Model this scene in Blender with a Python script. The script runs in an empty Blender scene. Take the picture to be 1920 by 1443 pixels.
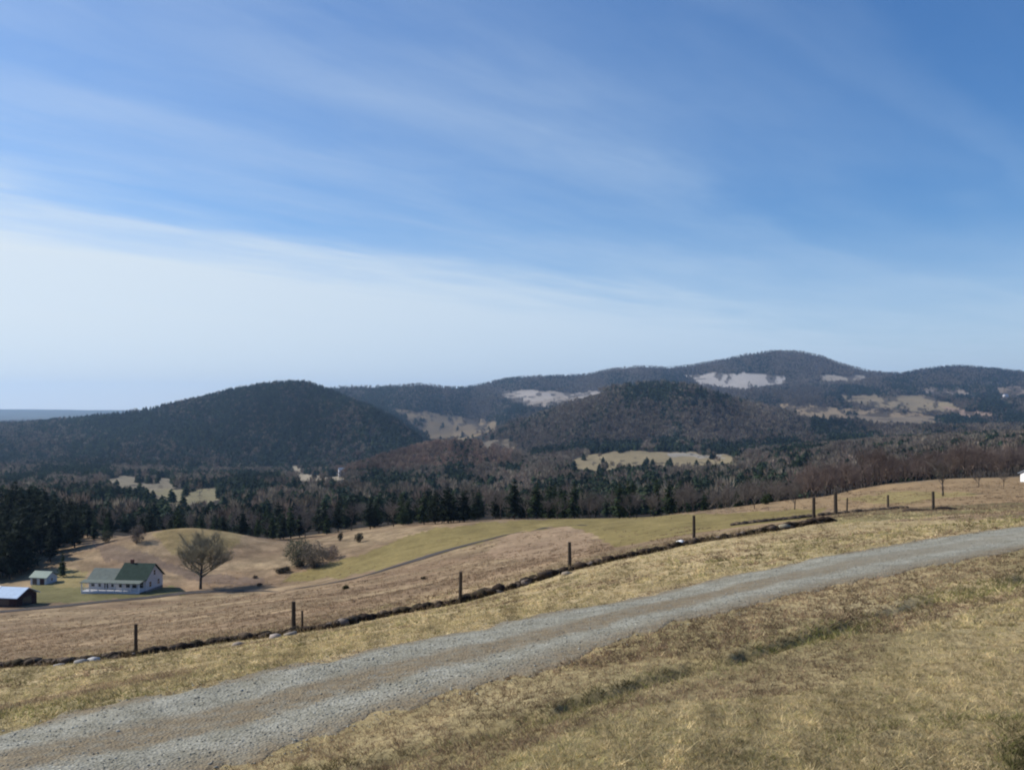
import bpy, math, random
import numpy as np
from mathutils import noise as mnoise, Vector

random.seed(7)
RNG = np.random.default_rng(11)
S = bpy.context.scene
C = S.collection
R = math.radians

# ------------------------------------------------------------------ camera, sky, sun, exposure
F = 1663.0          # focal length in photo pixels (photo 1920 wide)
CX, HY = 960.0, 772.0
cam_d = bpy.data.cameras.new('camera')
cam_d.sensor_width = 36.0
cam_d.lens = 36.0 * F / 1920.0
cam_d.shift_y = (HY - 721.5) / 1920.0
cam_d.clip_start = 0.1
cam_d.clip_end = 60000
cam = bpy.data.objects.new('camera', cam_d)
cam.rotation_euler = (R(90), 0, 0)
C.objects.link(cam)
S.camera = cam
S.render.engine = 'CYCLES'
S.cycles.use_adaptive_sampling = True
S.cycles.max_bounces = 5
S.cycles.diffuse_bounces = 2
S.cycles.volume_bounces = 0
S.cycles.filter_width = 2.1
S.view_settings.view_transform = 'Standard'
S.view_settings.look = 'None'
S.view_settings.gamma = 1
S.view_settings.exposure = 0.35

SUN_AZ, SUN_EL = -72.0, 36.0
W = bpy.data.worlds.new('World')
S.world = W
W.use_nodes = True
nt = W.node_tree
for n in list(nt.nodes):
    nt.nodes.remove(n)


class N:
    """small node-graph helper"""
    def __init__(s, tree):
        s.t = tree

    def new(s, typ, **kw):
        n = s.t.nodes.new(typ)
        for k, v in kw.items():
            setattr(n, k, v)
        return n

    def link(s, a, b):
        s.t.links.new(a, b)

    def put(s, sock, v):
        if hasattr(v, 'links') or hasattr(v, 'is_output'):
            s.link(v, sock)
        else:
            sock.default_value = v

    def math(s, op, a, b=0.0, c=None, clamp=False):
        n = s.new('ShaderNodeMath', operation=op, use_clamp=clamp)
        s.put(n.inputs[0], a)
        s.put(n.inputs[1], b)
        if c is not None:
            s.put(n.inputs[2], c)
        return n.outputs[0]

    def mix(s, fac, a, b, blend='MIX'):
        n = s.new('ShaderNodeMix', data_type='RGBA', blend_type=blend)
        s.put(n.inputs[0], fac)
        s.put(n.inputs[6], a)
        s.put(n.inputs[7], b)
        return n.outputs[2]

    def noise(s, vec, scale, detail=4, rough=0.55, dist=0.0):
        n = s.new('ShaderNodeTexNoise')
        s.put(n.inputs['Vector'], vec)
        n.inputs['Scale'].default_value = scale
        n.inputs['Detail'].default_value = detail
        n.inputs['Roughness'].default_value = rough
        n.inputs['Distortion'].default_value = dist
        return n.outputs[0]

    def ramp(s, fac, stops, interp='LINEAR'):
        n = s.new('ShaderNodeValToRGB')
        n.color_ramp.interpolation = interp
        e = n.color_ramp.elements
        while len(e) < len(stops):
            e.new(0.5)
        for el, (p, c) in zip(e, stops):
            el.position = p
            el.color = c if len(c) == 4 else (*c, 1)
        s.put(n.inputs[0], fac)
        return n.outputs[0]

    def smooth(s, x, a, b):
        n = s.new('ShaderNodeMapRange', interpolation_type='SMOOTHSTEP')
        s.put(n.inputs[0], x)
        n.inputs[1].default_value = a
        n.inputs[2].default_value = b
        return n.outputs[0]


g = N(nt)
sky = g.new('ShaderNodeTexSky', sky_type='NISHITA')
sky.sun_disc = False
sky.sun_elevation = R(SUN_EL)
sky.sun_rotation = R(SUN_AZ)
sky.altitude = 350
sky.air_density = 1.0
sky.dust_density = 0.35
sky.ozone_density = 2.0
tc = g.new('ShaderNodeTexCoord')
vec = tc.outputs['Generated']
sep = g.new('ShaderNodeSeparateXYZ')
g.link(vec, sep.inputs[0])
X, Y, Z = sep.outputs
zc = g.math('MAXIMUM', Z, 0.018)
px_ = g.math('DIVIDE', X, zc)
py_ = g.math('DIVIDE', Y, zc)
A = R(40)      # the cirrus runs away to the right of the view
u_ = g.math('ADD', g.math('MULTIPLY', px_, math.sin(A)), g.math('MULTIPLY', py_, math.cos(A)))
v_ = g.math('ADD', g.math('MULTIPLY', px_, -math.cos(A)), g.math('MULTIPLY', py_, math.sin(A)))
cmb = g.new('ShaderNodeCombineXYZ')
g.link(g.math('MULTIPLY', u_, 0.24), cmb.inputs[0])
g.link(v_, cmb.inputs[1])
cmb2 = g.new('ShaderNodeCombineXYZ')
g.link(g.math('MULTIPLY', u_, 0.42), cmb2.inputs[0])
g.link(v_, cmb2.inputs[1])
n1 = g.noise(cmb.outputs[0], 0.9, 3, 0.5)
n2 = g.noise(cmb2.outputs[0], 1.5, 4, 0.5, 0.3)
n3 = g.noise(cmb.outputs[0], 2.0, 4, 0.5, 0.4)
n4 = g.noise(cmb2.outputs[0], 5.0, 6, 0.65, 0.8)
vw = g.math('ADD', v_, g.math('MULTIPLY', g.math('SUBTRACT', n1, 0.5), 2.0))
vw = g.math('ADD', vw, g.math('MULTIPLY', g.math('SUBTRACT', n2, 0.5), 1.3))
band = g.ramp(g.math('DIVIDE', vw, 8.0), [
    (0.0, (.07,) * 3), (0.06, (.09,) * 3), (0.10, (.22,) * 3), (0.135, (.13,) * 3), (0.19, (.18,) * 3),
    (0.24, (.32,) * 3), (0.31, (.24,) * 3), (0.40, (.32,) * 3), (0.46, (.30,) * 3), (0.58, (.72,) * 3),
    (0.74, (.98,) * 3), (1.0, (.94,) * 3)], 'EASE')
wisp = g.math('ADD', g.math('ADD', g.math('MULTIPLY', n3, 0.8), g.math('MULTIPLY', n2, 0.5)), g.math('MULTIPLY', n4, 0.32))
wisp = g.smooth(wisp, 0.40, 1.25)
thick = g.smooth(vw, 4.0, 6.4)
wisp = g.math('ADD', g.math('MULTIPLY', wisp, g.math('SUBTRACT', 1.0, thick)), g.math('MULTIPLY', thick, 0.5))
dens = g.math('MULTIPLY', band, g.math('ADD', g.math('MULTIPLY', wisp, 0.9), 0.45), clamp=True)
# a thin veil fades out over the right of the sky
rightfade = g.math('SUBTRACT', 1.0, g.math('MULTIPLY', g.smooth(X, 0.0, 0.62), 0.45))
dens = g.math('MULTIPLY', dens, rightfade)
lowfade = g.math('ADD', 0.55, g.math('MULTIPLY', g.smooth(Z, 0.0, 0.10), 0.45))
dens = g.math('MULTIPLY', dens, lowfade, clamp=True)
skyc = g.new('ShaderNodeHueSaturation')
skyc.inputs['Saturation'].default_value = 1.22
skyc.inputs['Value'].default_value = 1.0
g.link(sky.outputs[0], skyc.inputs['Color'])
lowmul = g.ramp(Z, [(0.0, (1.15, 1.05, 1.25)), (0.06, (.92, .98, 1.16)), (0.2, (.66, .91, 1.14)), (0.45, (.58, .88, 1.14))])
skyb = g.mix(1.0, skyc.outputs[0], lowmul, 'MULTIPLY')
cloudc = g.mix(g.smooth(X, -0.7, 0.5), (7.1, 7.65, 7.9, 1), (5.2, 6.5, 7.8, 1))
low = g.math('SUBTRACT', 1.0, g.smooth(Z, 0.0, 0.22))
low = g.math('MULTIPLY', low, g.math('ADD', 0.78, g.math('MULTIPLY', g.math('SUBTRACT', n2, 0.5), 0.6)), clamp=True)
skyb = g.mix(low, skyb, cloudc)
full = g.mix(dens, skyb, cloudc)
bg = g.new('ShaderNodeBackground')
bg.inputs['Strength'].default_value = 0.089
g.link(full, bg.inputs['Color'])
wo = g.new('ShaderNodeOutputWorld')
g.link(bg.outputs[0], wo.inputs[0])

sd = bpy.data.lights.new('sun', 'SUN')
sd.energy = 4.3
sd.angle = R(0.5)
sd.color = (1.0, 0.94, 0.85)
sun = bpy.data.objects.new('sun', sd)
sv = Vector((math.sin(R(SUN_AZ)) * math.cos(R(SUN_EL)), math.cos(R(SUN_AZ)) * math.cos(R(SUN_EL)), math.sin(R(SUN_EL))))
sun.rotation_euler = sv.to_track_quat('Z', 'Y').to_euler()
C.objects.link(sun)


# ------------------------------------------------------------------ helpers
def tag(o, label=None, cat=None, group=None, kind=None):
    if label:
        o['label'] = label
    if cat:
        o['category'] = cat
    if group:
        o['group'] = group
    if kind:
        o['kind'] = kind
    return o


def empty(name, loc=(0, 0, 0), rz=0.0, sc=1.0):
    o = bpy.data.objects.new(name, None)
    o.location = loc
    o.rotation_euler = (0, 0, rz)
    o.scale = (sc, sc, sc) if not isinstance(sc, tuple) else sc
    o.empty_display_size = 0.3
    C.objects.link(o)
    return o


def np_mesh(name, V, T, col=None, smooth=False, attrs=None):
    """mesh from vertex array and equal-sized polygons; col = per-vertex colour"""
    V = np.ascontiguousarray(V, dtype=np.float32)
    T = np.ascontiguousarray(T, dtype=np.int32)
    me = bpy.data.meshes.new(name)
    k = T.shape[1]
    me.vertices.add(len(V))
    me.vertices.foreach_set('co', V.ravel())
    me.loops.add(T.size)
    me.loops.foreach_set('vertex_index', T.ravel())
    me.polygons.add(len(T))
    me.polygons.foreach_set('loop_start', np.arange(0, T.size, k, dtype=np.int32))
    if smooth:
        me.polygons.foreach_set('use_smooth', np.ones(len(T), dtype=bool))
    if col is not None:
        a = me.color_attributes.new('Col', 'FLOAT_COLOR', 'POINT')
        cc = np.ones((len(V), 4), dtype=np.float32)
        cc[:, :3] = col
        a.data.foreach_set('color', cc.ravel())
    for nm, arr in (attrs or {}).items():
        a = me.attributes.new(nm, 'FLOAT', 'POINT')
        a.data.foreach_set('value', np.ascontiguousarray(arr, dtype=np.float32))
    me.update(calc_edges=True)
    me.validate()
    return me


def put(name, me, mat, parent=None, loc=(0, 0, 0), rz=0.0):
    o = bpy.data.objects.new(name, me)
    if mat is not None and not me.materials:
        for m in (mat if isinstance(mat, (list, tuple)) else [mat]):
            me.materials.append(m)
    o.location = loc
    o.rotation_euler = (0, 0, rz)
    if parent is not None:
        o.parent = parent
    C.objects.link(o)
    return o


class MB:
    """collects boxes, prisms and tubes into one mesh"""
    def __init__(s):
        s.v = []
        s.f = []

    def add(s, vs, fs):
        n = len(s.v)
        s.v += [tuple(v) for v in vs]
        s.f += [tuple(i + n for i in f) for f in fs]

    def box(s, x0, x1, y0, y1, z0, z1):
        s.add([(x0, y0, z0), (x1, y0, z0), (x1, y1, z0), (x0, y1, z0), (x0, y0, z1), (x1, y0, z1), (x1, y1, z1), (x0, y1, z1)],
              [(3, 2, 1, 0), (4, 5, 6, 7), (0, 1, 5, 4), (1, 2, 6, 5), (2, 3, 7, 6), (3, 0, 4, 7)])

    def gable_wall(s, x0, x1, y0, y1, z0, ze, zr):
        """body under a roof whose ridge runs along x"""
        ym = (y0 + y1) / 2
        s.add([(x0, y0, z0), (x1, y0, z0), (x1, y1, z0), (x0, y1, z0), (x0, y0, ze), (x1, y0, ze), (x1, y1, ze), (x0, y1, ze),
               (x0, ym, zr), (x1, ym, zr)],
              [(3, 2, 1, 0), (0, 1, 5, 4), (2, 3, 7, 6), (1, 2, 6, 9, 5), (3, 0, 4, 8, 7), (4, 5, 9, 8), (6, 7, 8, 9)])

    def gable_roof(s, x0, x1, y0, y1, ze, zr, t=0.14):
        ym = (y0 + y1) / 2
        for ya, yb in ((y0, ym), (y1, ym)):
            s.add([(x0, ya, ze), (x1, ya, ze), (x1, yb, zr), (x0, yb, zr), (x0, ya, ze + t), (x1, ya, ze + t), (x1, yb, zr + t), (x0, yb, zr + t)],
                  [(0, 1, 2, 3), (4, 7, 6, 5), (0, 4, 5, 1), (1, 5, 6, 2), (2, 6, 7, 3), (3, 7, 4, 0)])

    def tube(s, p, q, r0, r1, n=6):
        p, q = Vector(p), Vector(q)
        d = (q - p).normalized()
        a = d.orthogonal().normalized()
        b = d.cross(a)
        vs = []
        for c, r in ((p, r0), (q, r1)):
            for i in range(n):
                t = 2 * math.pi * i / n
                vs.append(c + a * (r * math.cos(t)) + b * (r * math.sin(t)))
        fs = [(i, (i + 1) % n, n + (i + 1) % n, n + i) for i in range(n)]
        fs += [tuple(range(n - 1, -1, -1)), tuple(range(n, 2 * n))]
        s.add(vs, fs)

    def mesh(s, name, smooth=False):
        me = bpy.data.meshes.new(name)
        me.from_pydata(s.v, [], s.f)
        if smooth:
            me.polygons.foreach_set('use_smooth', [True] * len(me.polygons))
        me.update()
        return me

    def build(s, name, mat, parent=None, smooth=False, loc=(0, 0, 0), rz=0.0):
        return put(name, s.mesh(name, smooth), mat, parent, loc, rz)


def new_mat(name):
    m = bpy.data.materials.new(name)
    m.use_nodes = True
    h = N(m.node_tree)
    b = m.node_tree.nodes['Principled BSDF']
    b.inputs['Specular IOR Level'].default_value = 0.15
    b.inputs['Roughness'].default_value = 0.85
    return m, h, b


def simple(name, c, rough=0.8, var=0.25, scale=3.0, spec=0.2, metal=0.0, bump=0.0):
    m, h, b = new_mat(name)
    t = h.new('ShaderNodeTexCoord')
    n = h.noise(t.outputs['Object'], scale, 5, 0.6)
    lo = tuple(v * (1 - var) for v in c)
    hi = tuple(min(1, v * (1 + var)) for v in c)
    h.link(h.ramp(n, [(0.25, lo), (0.75, hi)]), b.inputs['Base Color'])
    b.inputs['Roughness'].default_value = rough
    b.inputs['Specular IOR Level'].default_value = spec
    b.inputs['Metallic'].default_value = metal
    if bump:
        bp = h.new('ShaderNodeBump')
        bp.inputs['Strength'].default_value = bump
        bp.inputs['Distance'].default_value = 0.05
        h.link(n, bp.inputs['Height'])
        h.link(bp.outputs[0], b.inputs['Normal'])
    return m


def attr_mat(name, rough=0.9, var=0.3, scale=6.0, trans=0.0):
    """colour comes from the mesh's own colour attribute, with a little variation"""
    m, h, b = new_mat(name)
    a = h.new('ShaderNodeAttribute', attribute_name='Col')
    t = h.new('ShaderNodeTexCoord')
    n = h.noise(t.outputs['Object'], scale, 3)
    k = h.ramp(n, [(0.3, (1 - var,) * 3), (0.7, (1 + var,) * 3)])
    h.link(h.mix(1.0, a.outputs['Color'], k, 'MULTIPLY'), b.inputs['Base Color'])
    b.inputs['Roughness'].default_value = rough
    b.inputs['Specular IOR Level'].default_value = 0.08
    if trans:
        tr = h.new('ShaderNodeBsdfTranslucent')
        h.link(h.mix(1.0, a.outputs['Color'], k, 'MULTIPLY'), tr.inputs['Color'])
        ms = h.new('ShaderNodeMixShader')
        ms.inputs[0].default_value = trans
        h.link(b.outputs[0], ms.inputs[1])
        h.link(tr.outputs[0], ms.inputs[2])
        h.link(ms.outputs[0], m.node_tree.nodes['Material Output'].inputs['Surface'])
    return m


def hashn(x, y, seed=0):
    h = np.sin(x * 127.1 + y * 311.7 + seed * 74.7) * 43758.5453
    return h - np.floor(h)


def vnoise(x, y, seed=0):
    xi, yi = np.floor(x), np.floor(y)
    fx, fy = x - xi, y - yi
    fx = fx * fx * (3 - 2 * fx)
    fy = fy * fy * (3 - 2 * fy)
    a = hashn(xi, yi, seed)
    b = hashn(xi + 1, yi, seed)
    c = hashn(xi, yi + 1, seed)
    d = hashn(xi + 1, yi + 1, seed)
    return (a * (1 - fx) + b * fx) * (1 - fy) + (c * (1 - fx) + d * fx) * fy


def fbm(x, y, seed=0, oct=4):
    s, a, t = 0.0, 1.0, 0.0
    for i in range(oct):
        s = s + a * vnoise(x * 2 ** i + i * 17.3, y * 2 ** i - i * 9.1, seed + i)
        t += a
        a *= 0.5
    return s / t - 0.5


def sstep(x, a, b):
    t = np.clip((x - a) / (b - a), 0, 1)
    return t * t * (3 - 2 * t)


def pchip(x, y, xq):
    """monotone cubic through (x, y)"""
    h = np.diff(x)
    d = np.diff(y) / h
    m = np.zeros_like(y)
    for i in range(1, len(x) - 1):
        if d[i - 1] * d[i] > 0:
            w1, w2 = 2 * h[i] + h[i - 1], h[i] + 2 * h[i - 1]
            m[i] = (w1 + w2) / (w1 / d[i - 1] + w2 / d[i])
    m[0], m[-1] = d[0], d[-1]
    k = np.clip(np.searchsorted(x, xq) - 1, 0, len(x) - 2)
    t = np.clip((xq - x[k]) / h[k], 0, 1)
    t2, t3 = t * t, t * t * t
    return ((2 * t3 - 3 * t2 + 1) * y[k] + (t3 - 2 * t2 + t) * h[k] * m[k] + (-2 * t3 + 3 * t2) * y[k + 1] + (t3 - t2) * h[k] * m[k + 1])


# ------------------------------------------------------------------ the lie of the land
# survey points: (photo column, photo row, metres ahead) give real positions on the slope below the viewpoint
SV = [
    (0, 1443, 7.4), (0, 1640, 5.0), (480, 1560, 5.1), (480, 1480, 6.4), (960, 1443, 4.9), (1920, 1443, 4.5),
    (0, 1545, 6.3), (480, 1425, 7.4), (960, 1270, 9.0), (1440, 1130, 12.5), (1920, 1035, 16.0),
    (0, 1370, 8.8), (480, 1260, 10.5), (960, 1165, 13.3), (1440, 1065, 18.0), (1920, 990, 22.0),
    (0, 1254, 33), (255, 1226, 33), (550, 1184, 33), (862, 1130, 32), (1068, 1070, 35), (1300, 1017, 38), (1525, 976, 44), (1750, 958, 52), (1920, 952, 58),
    (0, 1325, 12), (0, 1290, 18), (0, 1268, 25), (255, 1280, 14), (255, 1252, 20), (255, 1237, 26), (550, 1222, 15), (550, 1205, 20), (550, 1193, 26),
    (862, 1163, 17), (862, 1148, 22), (862, 1138, 27), (1068, 1110, 20), (1068, 1087, 27), (1300, 1055, 24), (1300, 1032, 31), (1600, 1005, 28),
    (-400, 1375, 12), (-400, 1325, 20), (0, 1228, 50), (0, 1210, 70), (0, 1188, 100), (255, 1200, 50), (255, 1183, 70), (255, 1163, 100), (550, 1158, 50), (550, 1141, 70), (550, 1124, 100),
    (862, 1100, 50), (862, 1083, 70), (700, 1118, 75), (1068, 1050, 50), (1068, 1035, 70),
    (1300, 993, 80), (1525, 966, 85), (1750, 948, 80), (1920, 935, 95),
    (0, 1145, 165), (0, 1132, 176), (230, 1113, 190), (370, 1106, 195), (480, 1108, 188), (0, 1085, 225), (105, 1090, 215), (170, 1015, 262), (270, 1050, 228),
    (370, 990, 255), (300, 1000, 250), (440, 1000, 255), (500, 1035, 238), (570, 1063, 214), (640, 1000, 275), (540, 1015, 270),
    (650, 1082, 180), (800, 1041, 172), (950, 1001, 185), (1100, 986, 205), (860, 1068, 110), (700, 1100, 110),
    (800, 990, 245), (960, 977, 250), (1200, 970, 245), (1440, 962, 235), (1440, 972, 130),
    (1600, 925, 190), (1700, 922, 180), (1880, 908, 200), (1640, 912, 235), (1920, 925, 130),
    (-300, 1300, 33), (-300, 1130, 190), (2300, 960, 60), (2300, 900, 200),
    (0, 965, 320), (-300, 920, 330), (180, 985, 320), (380, 1015, 320), (500, 1010, 320), (700, 985, 320), (1000, 975, 320),
    (1300, 965, 320), (1600, 925, 320), (1900, 890, 320), (2300, 880, 320),
]
P = [((a - CX) / F * y, y, (HY - b) / F * y) for a, b, y in SV]
P += [(0, 0, -1.62), (-3, 0, -2.15), (3, 0, -1.5), (0, 3, -1.82), (0, -6, -1.45), (-20, 5, -4.6), (20, 5, -1.3), (-60, 10, -13), (60, 10, -2.0),
      (0, -60, -1), (-60, -60, -12), (60, -60, 2), (-300, 0, -52), (300, 0, -8), (0, -300, 4), (-300, -300, -45), (300, -300, 5),
      (-330, 200, -52), (330, 200, -20)]
P = np.array(P)


def tps_u(r2):
    return np.where(r2 > 1e-9, 0.5 * r2 * np.log(np.maximum(r2, 1e-9)), 0.0)


_n = len(P)
_K = tps_u((P[:, None, 0] - P[None, :, 0]) ** 2 + (P[:, None, 1] - P[None, :, 1]) ** 2)
_Q = np.c_[np.ones(_n), P[:, :2]]
_M = np.zeros((_n + 3, _n + 3))
_M[:_n, :_n] = _K + np.eye(_n) * 0.02
_M[:_n, _n:] = _Q
_M[_n:, :_n] = _Q.T
_w = np.linalg.solve(_M, np.r_[P[:, 2], 0, 0, 0])


def near_z(x, y):
    z = _w[_n] + _w[_n + 1] * x + _w[_n + 2] * y
    for i in range(_n):
        z = z + _w[i] * tps_u((x - P[i, 0]) ** 2 + (y - P[i, 1]) ** 2)
    return z


# the far country: ridge and valley lines, each at its own distance (metres), skyline rows from left to right
KX = [-400, 0, 230, 300, 380, 430, 480, 530, 570, 600, 640, 700, 740, 780, 800, 850, 900, 950, 1000, 1050, 1100, 1150, 1200, 1250, 1300, 1350,
      1400, 1450, 1500, 1540, 1580, 1640, 1690, 1740, 1800, 1860, 1920, 2300]


def curve(d):
    xs = np.array(sorted(d))
    return pchip(xs.astype(float), np.array([float(d[k]) for k in xs]), np.array(KX, float))


KC = [
    (600, {-400: 935, 0: 940, 380: 948, 640: 943, 900: 935, 1100: 925, 1300: 915, 1500: 895, 1640: 878, 1800: 862, 1920: 855, 2300: 850}, 0),
    (1050, {-400: 900, 0: 905, 230: 903, 380: 906, 530: 902, 640: 894, 740: 888, 800: 885, 900: 880, 1000: 876, 1100: 872, 1300: 869, 1400: 862, 1500: 852, 1640: 840, 1800: 828, 1920: 822, 2300: 820}, 0),
    (1350, {-400: 880, 0: 890, 230: 890, 380: 892, 530: 894, 640: 888, 700: 868, 740: 856, 800: 840, 850: 833, 900: 836, 950: 850, 1000: 862, 1050: 858, 1200: 850, 1350: 853, 1500: 846, 1640: 834, 1800: 825, 1920: 820, 2300: 815}, 0),
    (1700, {-400: 860, 0: 872, 230: 868, 530: 868, 640: 864, 740: 858, 800: 850, 900: 848, 1000: 845, 1100: 836, 1200: 830, 1300: 830, 1400: 834, 1500: 828, 1640: 818, 1800: 814, 1920: 812, 2300: 805}, 6),
    (2300, {-400: 815, 0: 815, 230: 803, 380: 778, 480: 758, 530: 750, 600: 744, 640: 746, 700: 757, 740: 774, 780: 803, 800: 826, 850: 818, 900: 803, 950: 790, 1000: 776, 1050: 757, 1100: 736, 1150: 722, 1200: 716, 1250: 716, 1300: 720, 1350: 733, 1400: 750, 1450: 767, 1500: 782, 1640: 796, 1800: 796, 1920: 795, 2300: 790}, 12),
    (2850, {-400: 800, 0: 789, 230: 773, 300: 762, 380: 745, 430: 731, 480: 722, 530: 716, 570: 718, 600: 726, 640: 742, 700: 765, 740: 788, 780: 812, 850: 818, 900: 805, 950: 795, 1000: 785, 1100: 780, 1300: 775, 1500: 770, 1640: 776, 1800: 770, 1920: 766, 2300: 760}, 13),
    (3600, {-400: 800, 0: 797, 230: 792, 380: 780, 530: 752, 600: 745, 700: 758, 740: 768, 800: 776, 850: 786, 900: 788, 950: 765, 1000: 758, 1100: 752, 1300: 748, 1500: 742, 1640: 746, 1800: 742, 1920: 738, 2300: 735}, 13),
    (4500, {-400: 795, 0: 795, 230: 790, 380: 775, 530: 740, 600: 727, 640: 724, 700: 722, 780: 720, 850: 725, 900: 734, 950: 738, 1000: 736, 1100: 730, 1200: 726, 1300: 722, 1400: 716, 1500: 716, 1640: 713, 1740: 712, 1800: 714, 1920: 720, 2300: 720}, 13),
    (5900, {-400: 790, 0: 788, 230: 785, 530: 760, 640: 745, 800: 735, 850: 728, 900: 719, 950: 706, 1000: 702, 1100: 699, 1150: 688, 1200: 684, 1250: 688, 1300: 684, 1350: 675, 1400: 664, 1450: 656, 1500: 656, 1540: 665, 1580: 680, 1640: 696, 1690: 699, 1740: 690, 1800: 684, 1860: 688, 1920: 695, 2300: 700}, 15),
    (8200, {-400: 780, 0: 780, 530: 778, 900: 770, 1500: 750, 1920: 755, 2300: 760}, 0),
    (11500, {-400: 768, 0: 767, 60: 769, 130: 766, 180: 768, 230: 769, 380: 772, 900: 774, 1500: 774, 1920: 774, 2300: 772}, 0),
    (15000, {-400: 773, 0: 772, 230: 773, 900: 774, 2300: 774}, 0),
]
th_k = np.arctan((np.array(KX, float) - CX) / F)
KR, KZ = [], []
for yk, d, low in KC:
    KR.append(yk)
    KZ.append((HY - curve(d)) / F * yk - low)
KZ = np.array(KZ)      # [k, column]

# columns of the ground sheet: fine within the view, coarse round the back
dense = np.radians(np.arange(-33.0, 33.01, 0.075))
side_r = np.radians(np.concatenate([np.arange(33.5, 60, 1.0), np.arange(62, 181, 4.0)]))
TH = np.concatenate([-side_r[::-1], dense, side_r])
TH[0] = -math.pi
TH[-1] = math.pi
RR = np.concatenate([np.geomspace(0.4, 4.0, 30)[:-1], np.geomspace(4.0, 40, 190)[:-1], np.geomspace(40, 320, 220)[:-1], np.geomspace(320, 6600, 380)[:-1], np.geomspace(6600, 15500, 40)])
NT, NR = len(TH), len(RR)
TT, RG = np.meshgrid(TH, RR)           # [row, col]
GX, GY = RG * np.sin(TT), RG * np.cos(TT)
ZN = near_z(GX[:], GY[:])
YB = 300.0
GZ = np.zeros_like(GX)
for j in range(NT):
    t = TH[j]
    tc_ = np.clip(t, th_k[0], th_k[-1])
    ct = math.cos(tc_)
    zs = np.array([np.interp(tc_, th_k, KZ[k]) for k in range(len(KC))])
    rs = np.array(KR) / ct
    ra, rb = 262.0 / ct, YB / ct
    za = float(np.interp(ra, RR, ZN[:, j]))
    zb = float(np.interp(rb, RR, ZN[:, j]))
    xr = np.r_[ra, rb, rs]
    zr = np.r_[za, zb, zs]
    far = pchip(np.log(xr), zr, np.log(np.maximum(RR, ra)))
    w = sstep(RR, ra, rb)
    GZ[:, j] = ZN[:, j] * (1 - w) + far * w
# relief: gullies on the hills, lumps in the pasture, tussocky turf close by
wf = sstep(RG, 350, 1500)
GZ += wf * fbm(GX / 380, GY / 380, 3, 5) * 46 * sstep(RG, 600, 3000) * (1 - 0.6 * sstep(RG, 4200, 5500))
GZ += (1 - wf) * sstep(RG, 30, 120) * fbm(GX / 28, GY / 28, 5, 3) * 1.1
GZ += (1 - sstep(RG, 60, 150)) * (fbm(GX / 2.3, GY / 2.3, 8, 3) * 0.10 + fbm(GX / 0.5, GY / 0.5, 9, 3) * 0.035) * sstep(RG, 0.5, 3)
_px = CX + F * GX / np.maximum(GY, 0.3)
_py = HY - F * GZ / np.maximum(GY, 0.3)
_l1 = np.interp(_px, [400, 760, 960, 1200, 1440, 1700, 1920, 2200], [1490, 1412, 1356, 1276, 1215, 1135, 1080, 1050])
LRR = np.log(RG)
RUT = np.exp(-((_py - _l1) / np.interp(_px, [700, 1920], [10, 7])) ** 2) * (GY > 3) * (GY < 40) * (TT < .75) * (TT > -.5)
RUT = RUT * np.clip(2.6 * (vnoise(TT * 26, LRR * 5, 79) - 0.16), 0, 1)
GZ -= 0.11 * RUT * (0.5 + 1.2 * vnoise(GX * 1.7, GY * 1.7, 77))
# seam the sheet where it closes behind the camera
GZ[:, 0] = GZ[:, -1] = (GZ[:, 0] + GZ[:, -1]) / 2
GPX = CX + F * np.tan(np.clip(TT, -1.3, 1.3))
GPY = HY - F * GZ / np.maximum(GY, 0.3)
ELEV = GZ / np.maximum(GY, 0.3)
RUN = np.maximum.accumulate(np.where(GY > 0.3, ELEV, -9), axis=0)


def ground(x, y):
    """height of the ground sheet at any x, y"""
    x = np.asarray(x, float)
    y = np.asarray(y, float)
    t = np.arctan2(x, y)
    r = np.clip(np.hypot(x, y), RR[0], RR[-1])
    fj = np.clip(np.interp(t, TH, np.arange(NT)), 0, NT - 1.001)
    fi = np.clip(np.interp(r, RR, np.arange(NR)), 0, NR - 1.001)
    j, i = fj.astype(int), fi.astype(int)
    a, b = fi - i, fj - j
    return (GZ[i, j] * (1 - a) * (1 - b) + GZ[i + 1, j] * a * (1 - b) + GZ[i, j + 1] * (1 - a) * b + GZ[i + 1, j + 1] * a * b)


def at(px, y):
    """point on the ground on photo column px, y metres ahead"""
    x = (px - CX) / F * y
    return Vector((x, y, float(ground(x, y))))


def spot(px, py, y0=3.0, y1=6000.0):
    """where the sight line through a photo pixel first meets the ground"""
    ys = np.geomspace(y0, y1, 3000)
    xs = (px - CX) / F * ys
    e = HY - F * ground(xs, ys) / ys
    hit = np.nonzero(e <= py)[0]
    k = hit[0] if len(hit) else int(np.argmin(np.abs(e - py)))
    return Vector((xs[k], ys[k], float(ground(xs[k], ys[k]))))


# ------------------------------------------------------------------ what grows where
def inside(px, py, poly):
    c = np.zeros(px.shape, bool)
    n = len(poly)
    for i in range(n):
        x0, y0 = poly[i]
        x1, y1 = poly[(i + 1) % n]
        if y0 == y1:
            continue
        k = ((y0 > py) != (y1 > py)) & (px < (x1 - x0) * (py - y0) / (y1 - y0) + x0)
        c ^= k
    return c


TAN = (.40, .31, .17)
TAN2 = (.46, .365, .21)
BROWN = (.26, .180, .112)
BROWN2 = (.33, .245, .148)
OLIVE = (.235, .190, .074)
OLIVE2 = (.26, .205, .08)
GREEN = (.20, .185, .078)
DRY = (.26, .20, .115)
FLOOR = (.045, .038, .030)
col = np.empty(GX.shape + (3,))
col[:] = TAN
lenY = GY
blot = fbm(GX / 1.6, GY / 1.6, 21, 3)
blotL = fbm(GX / 9, GY / 9, 22, 3)
LR = np.log(RG)
wpx = GPX + 34 * fbm(TT * 75, LR * 12, 31, 4)
wpy = GPY + 11 * fbm(TT * 90 + 7, LR * 14, 33, 4)


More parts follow.
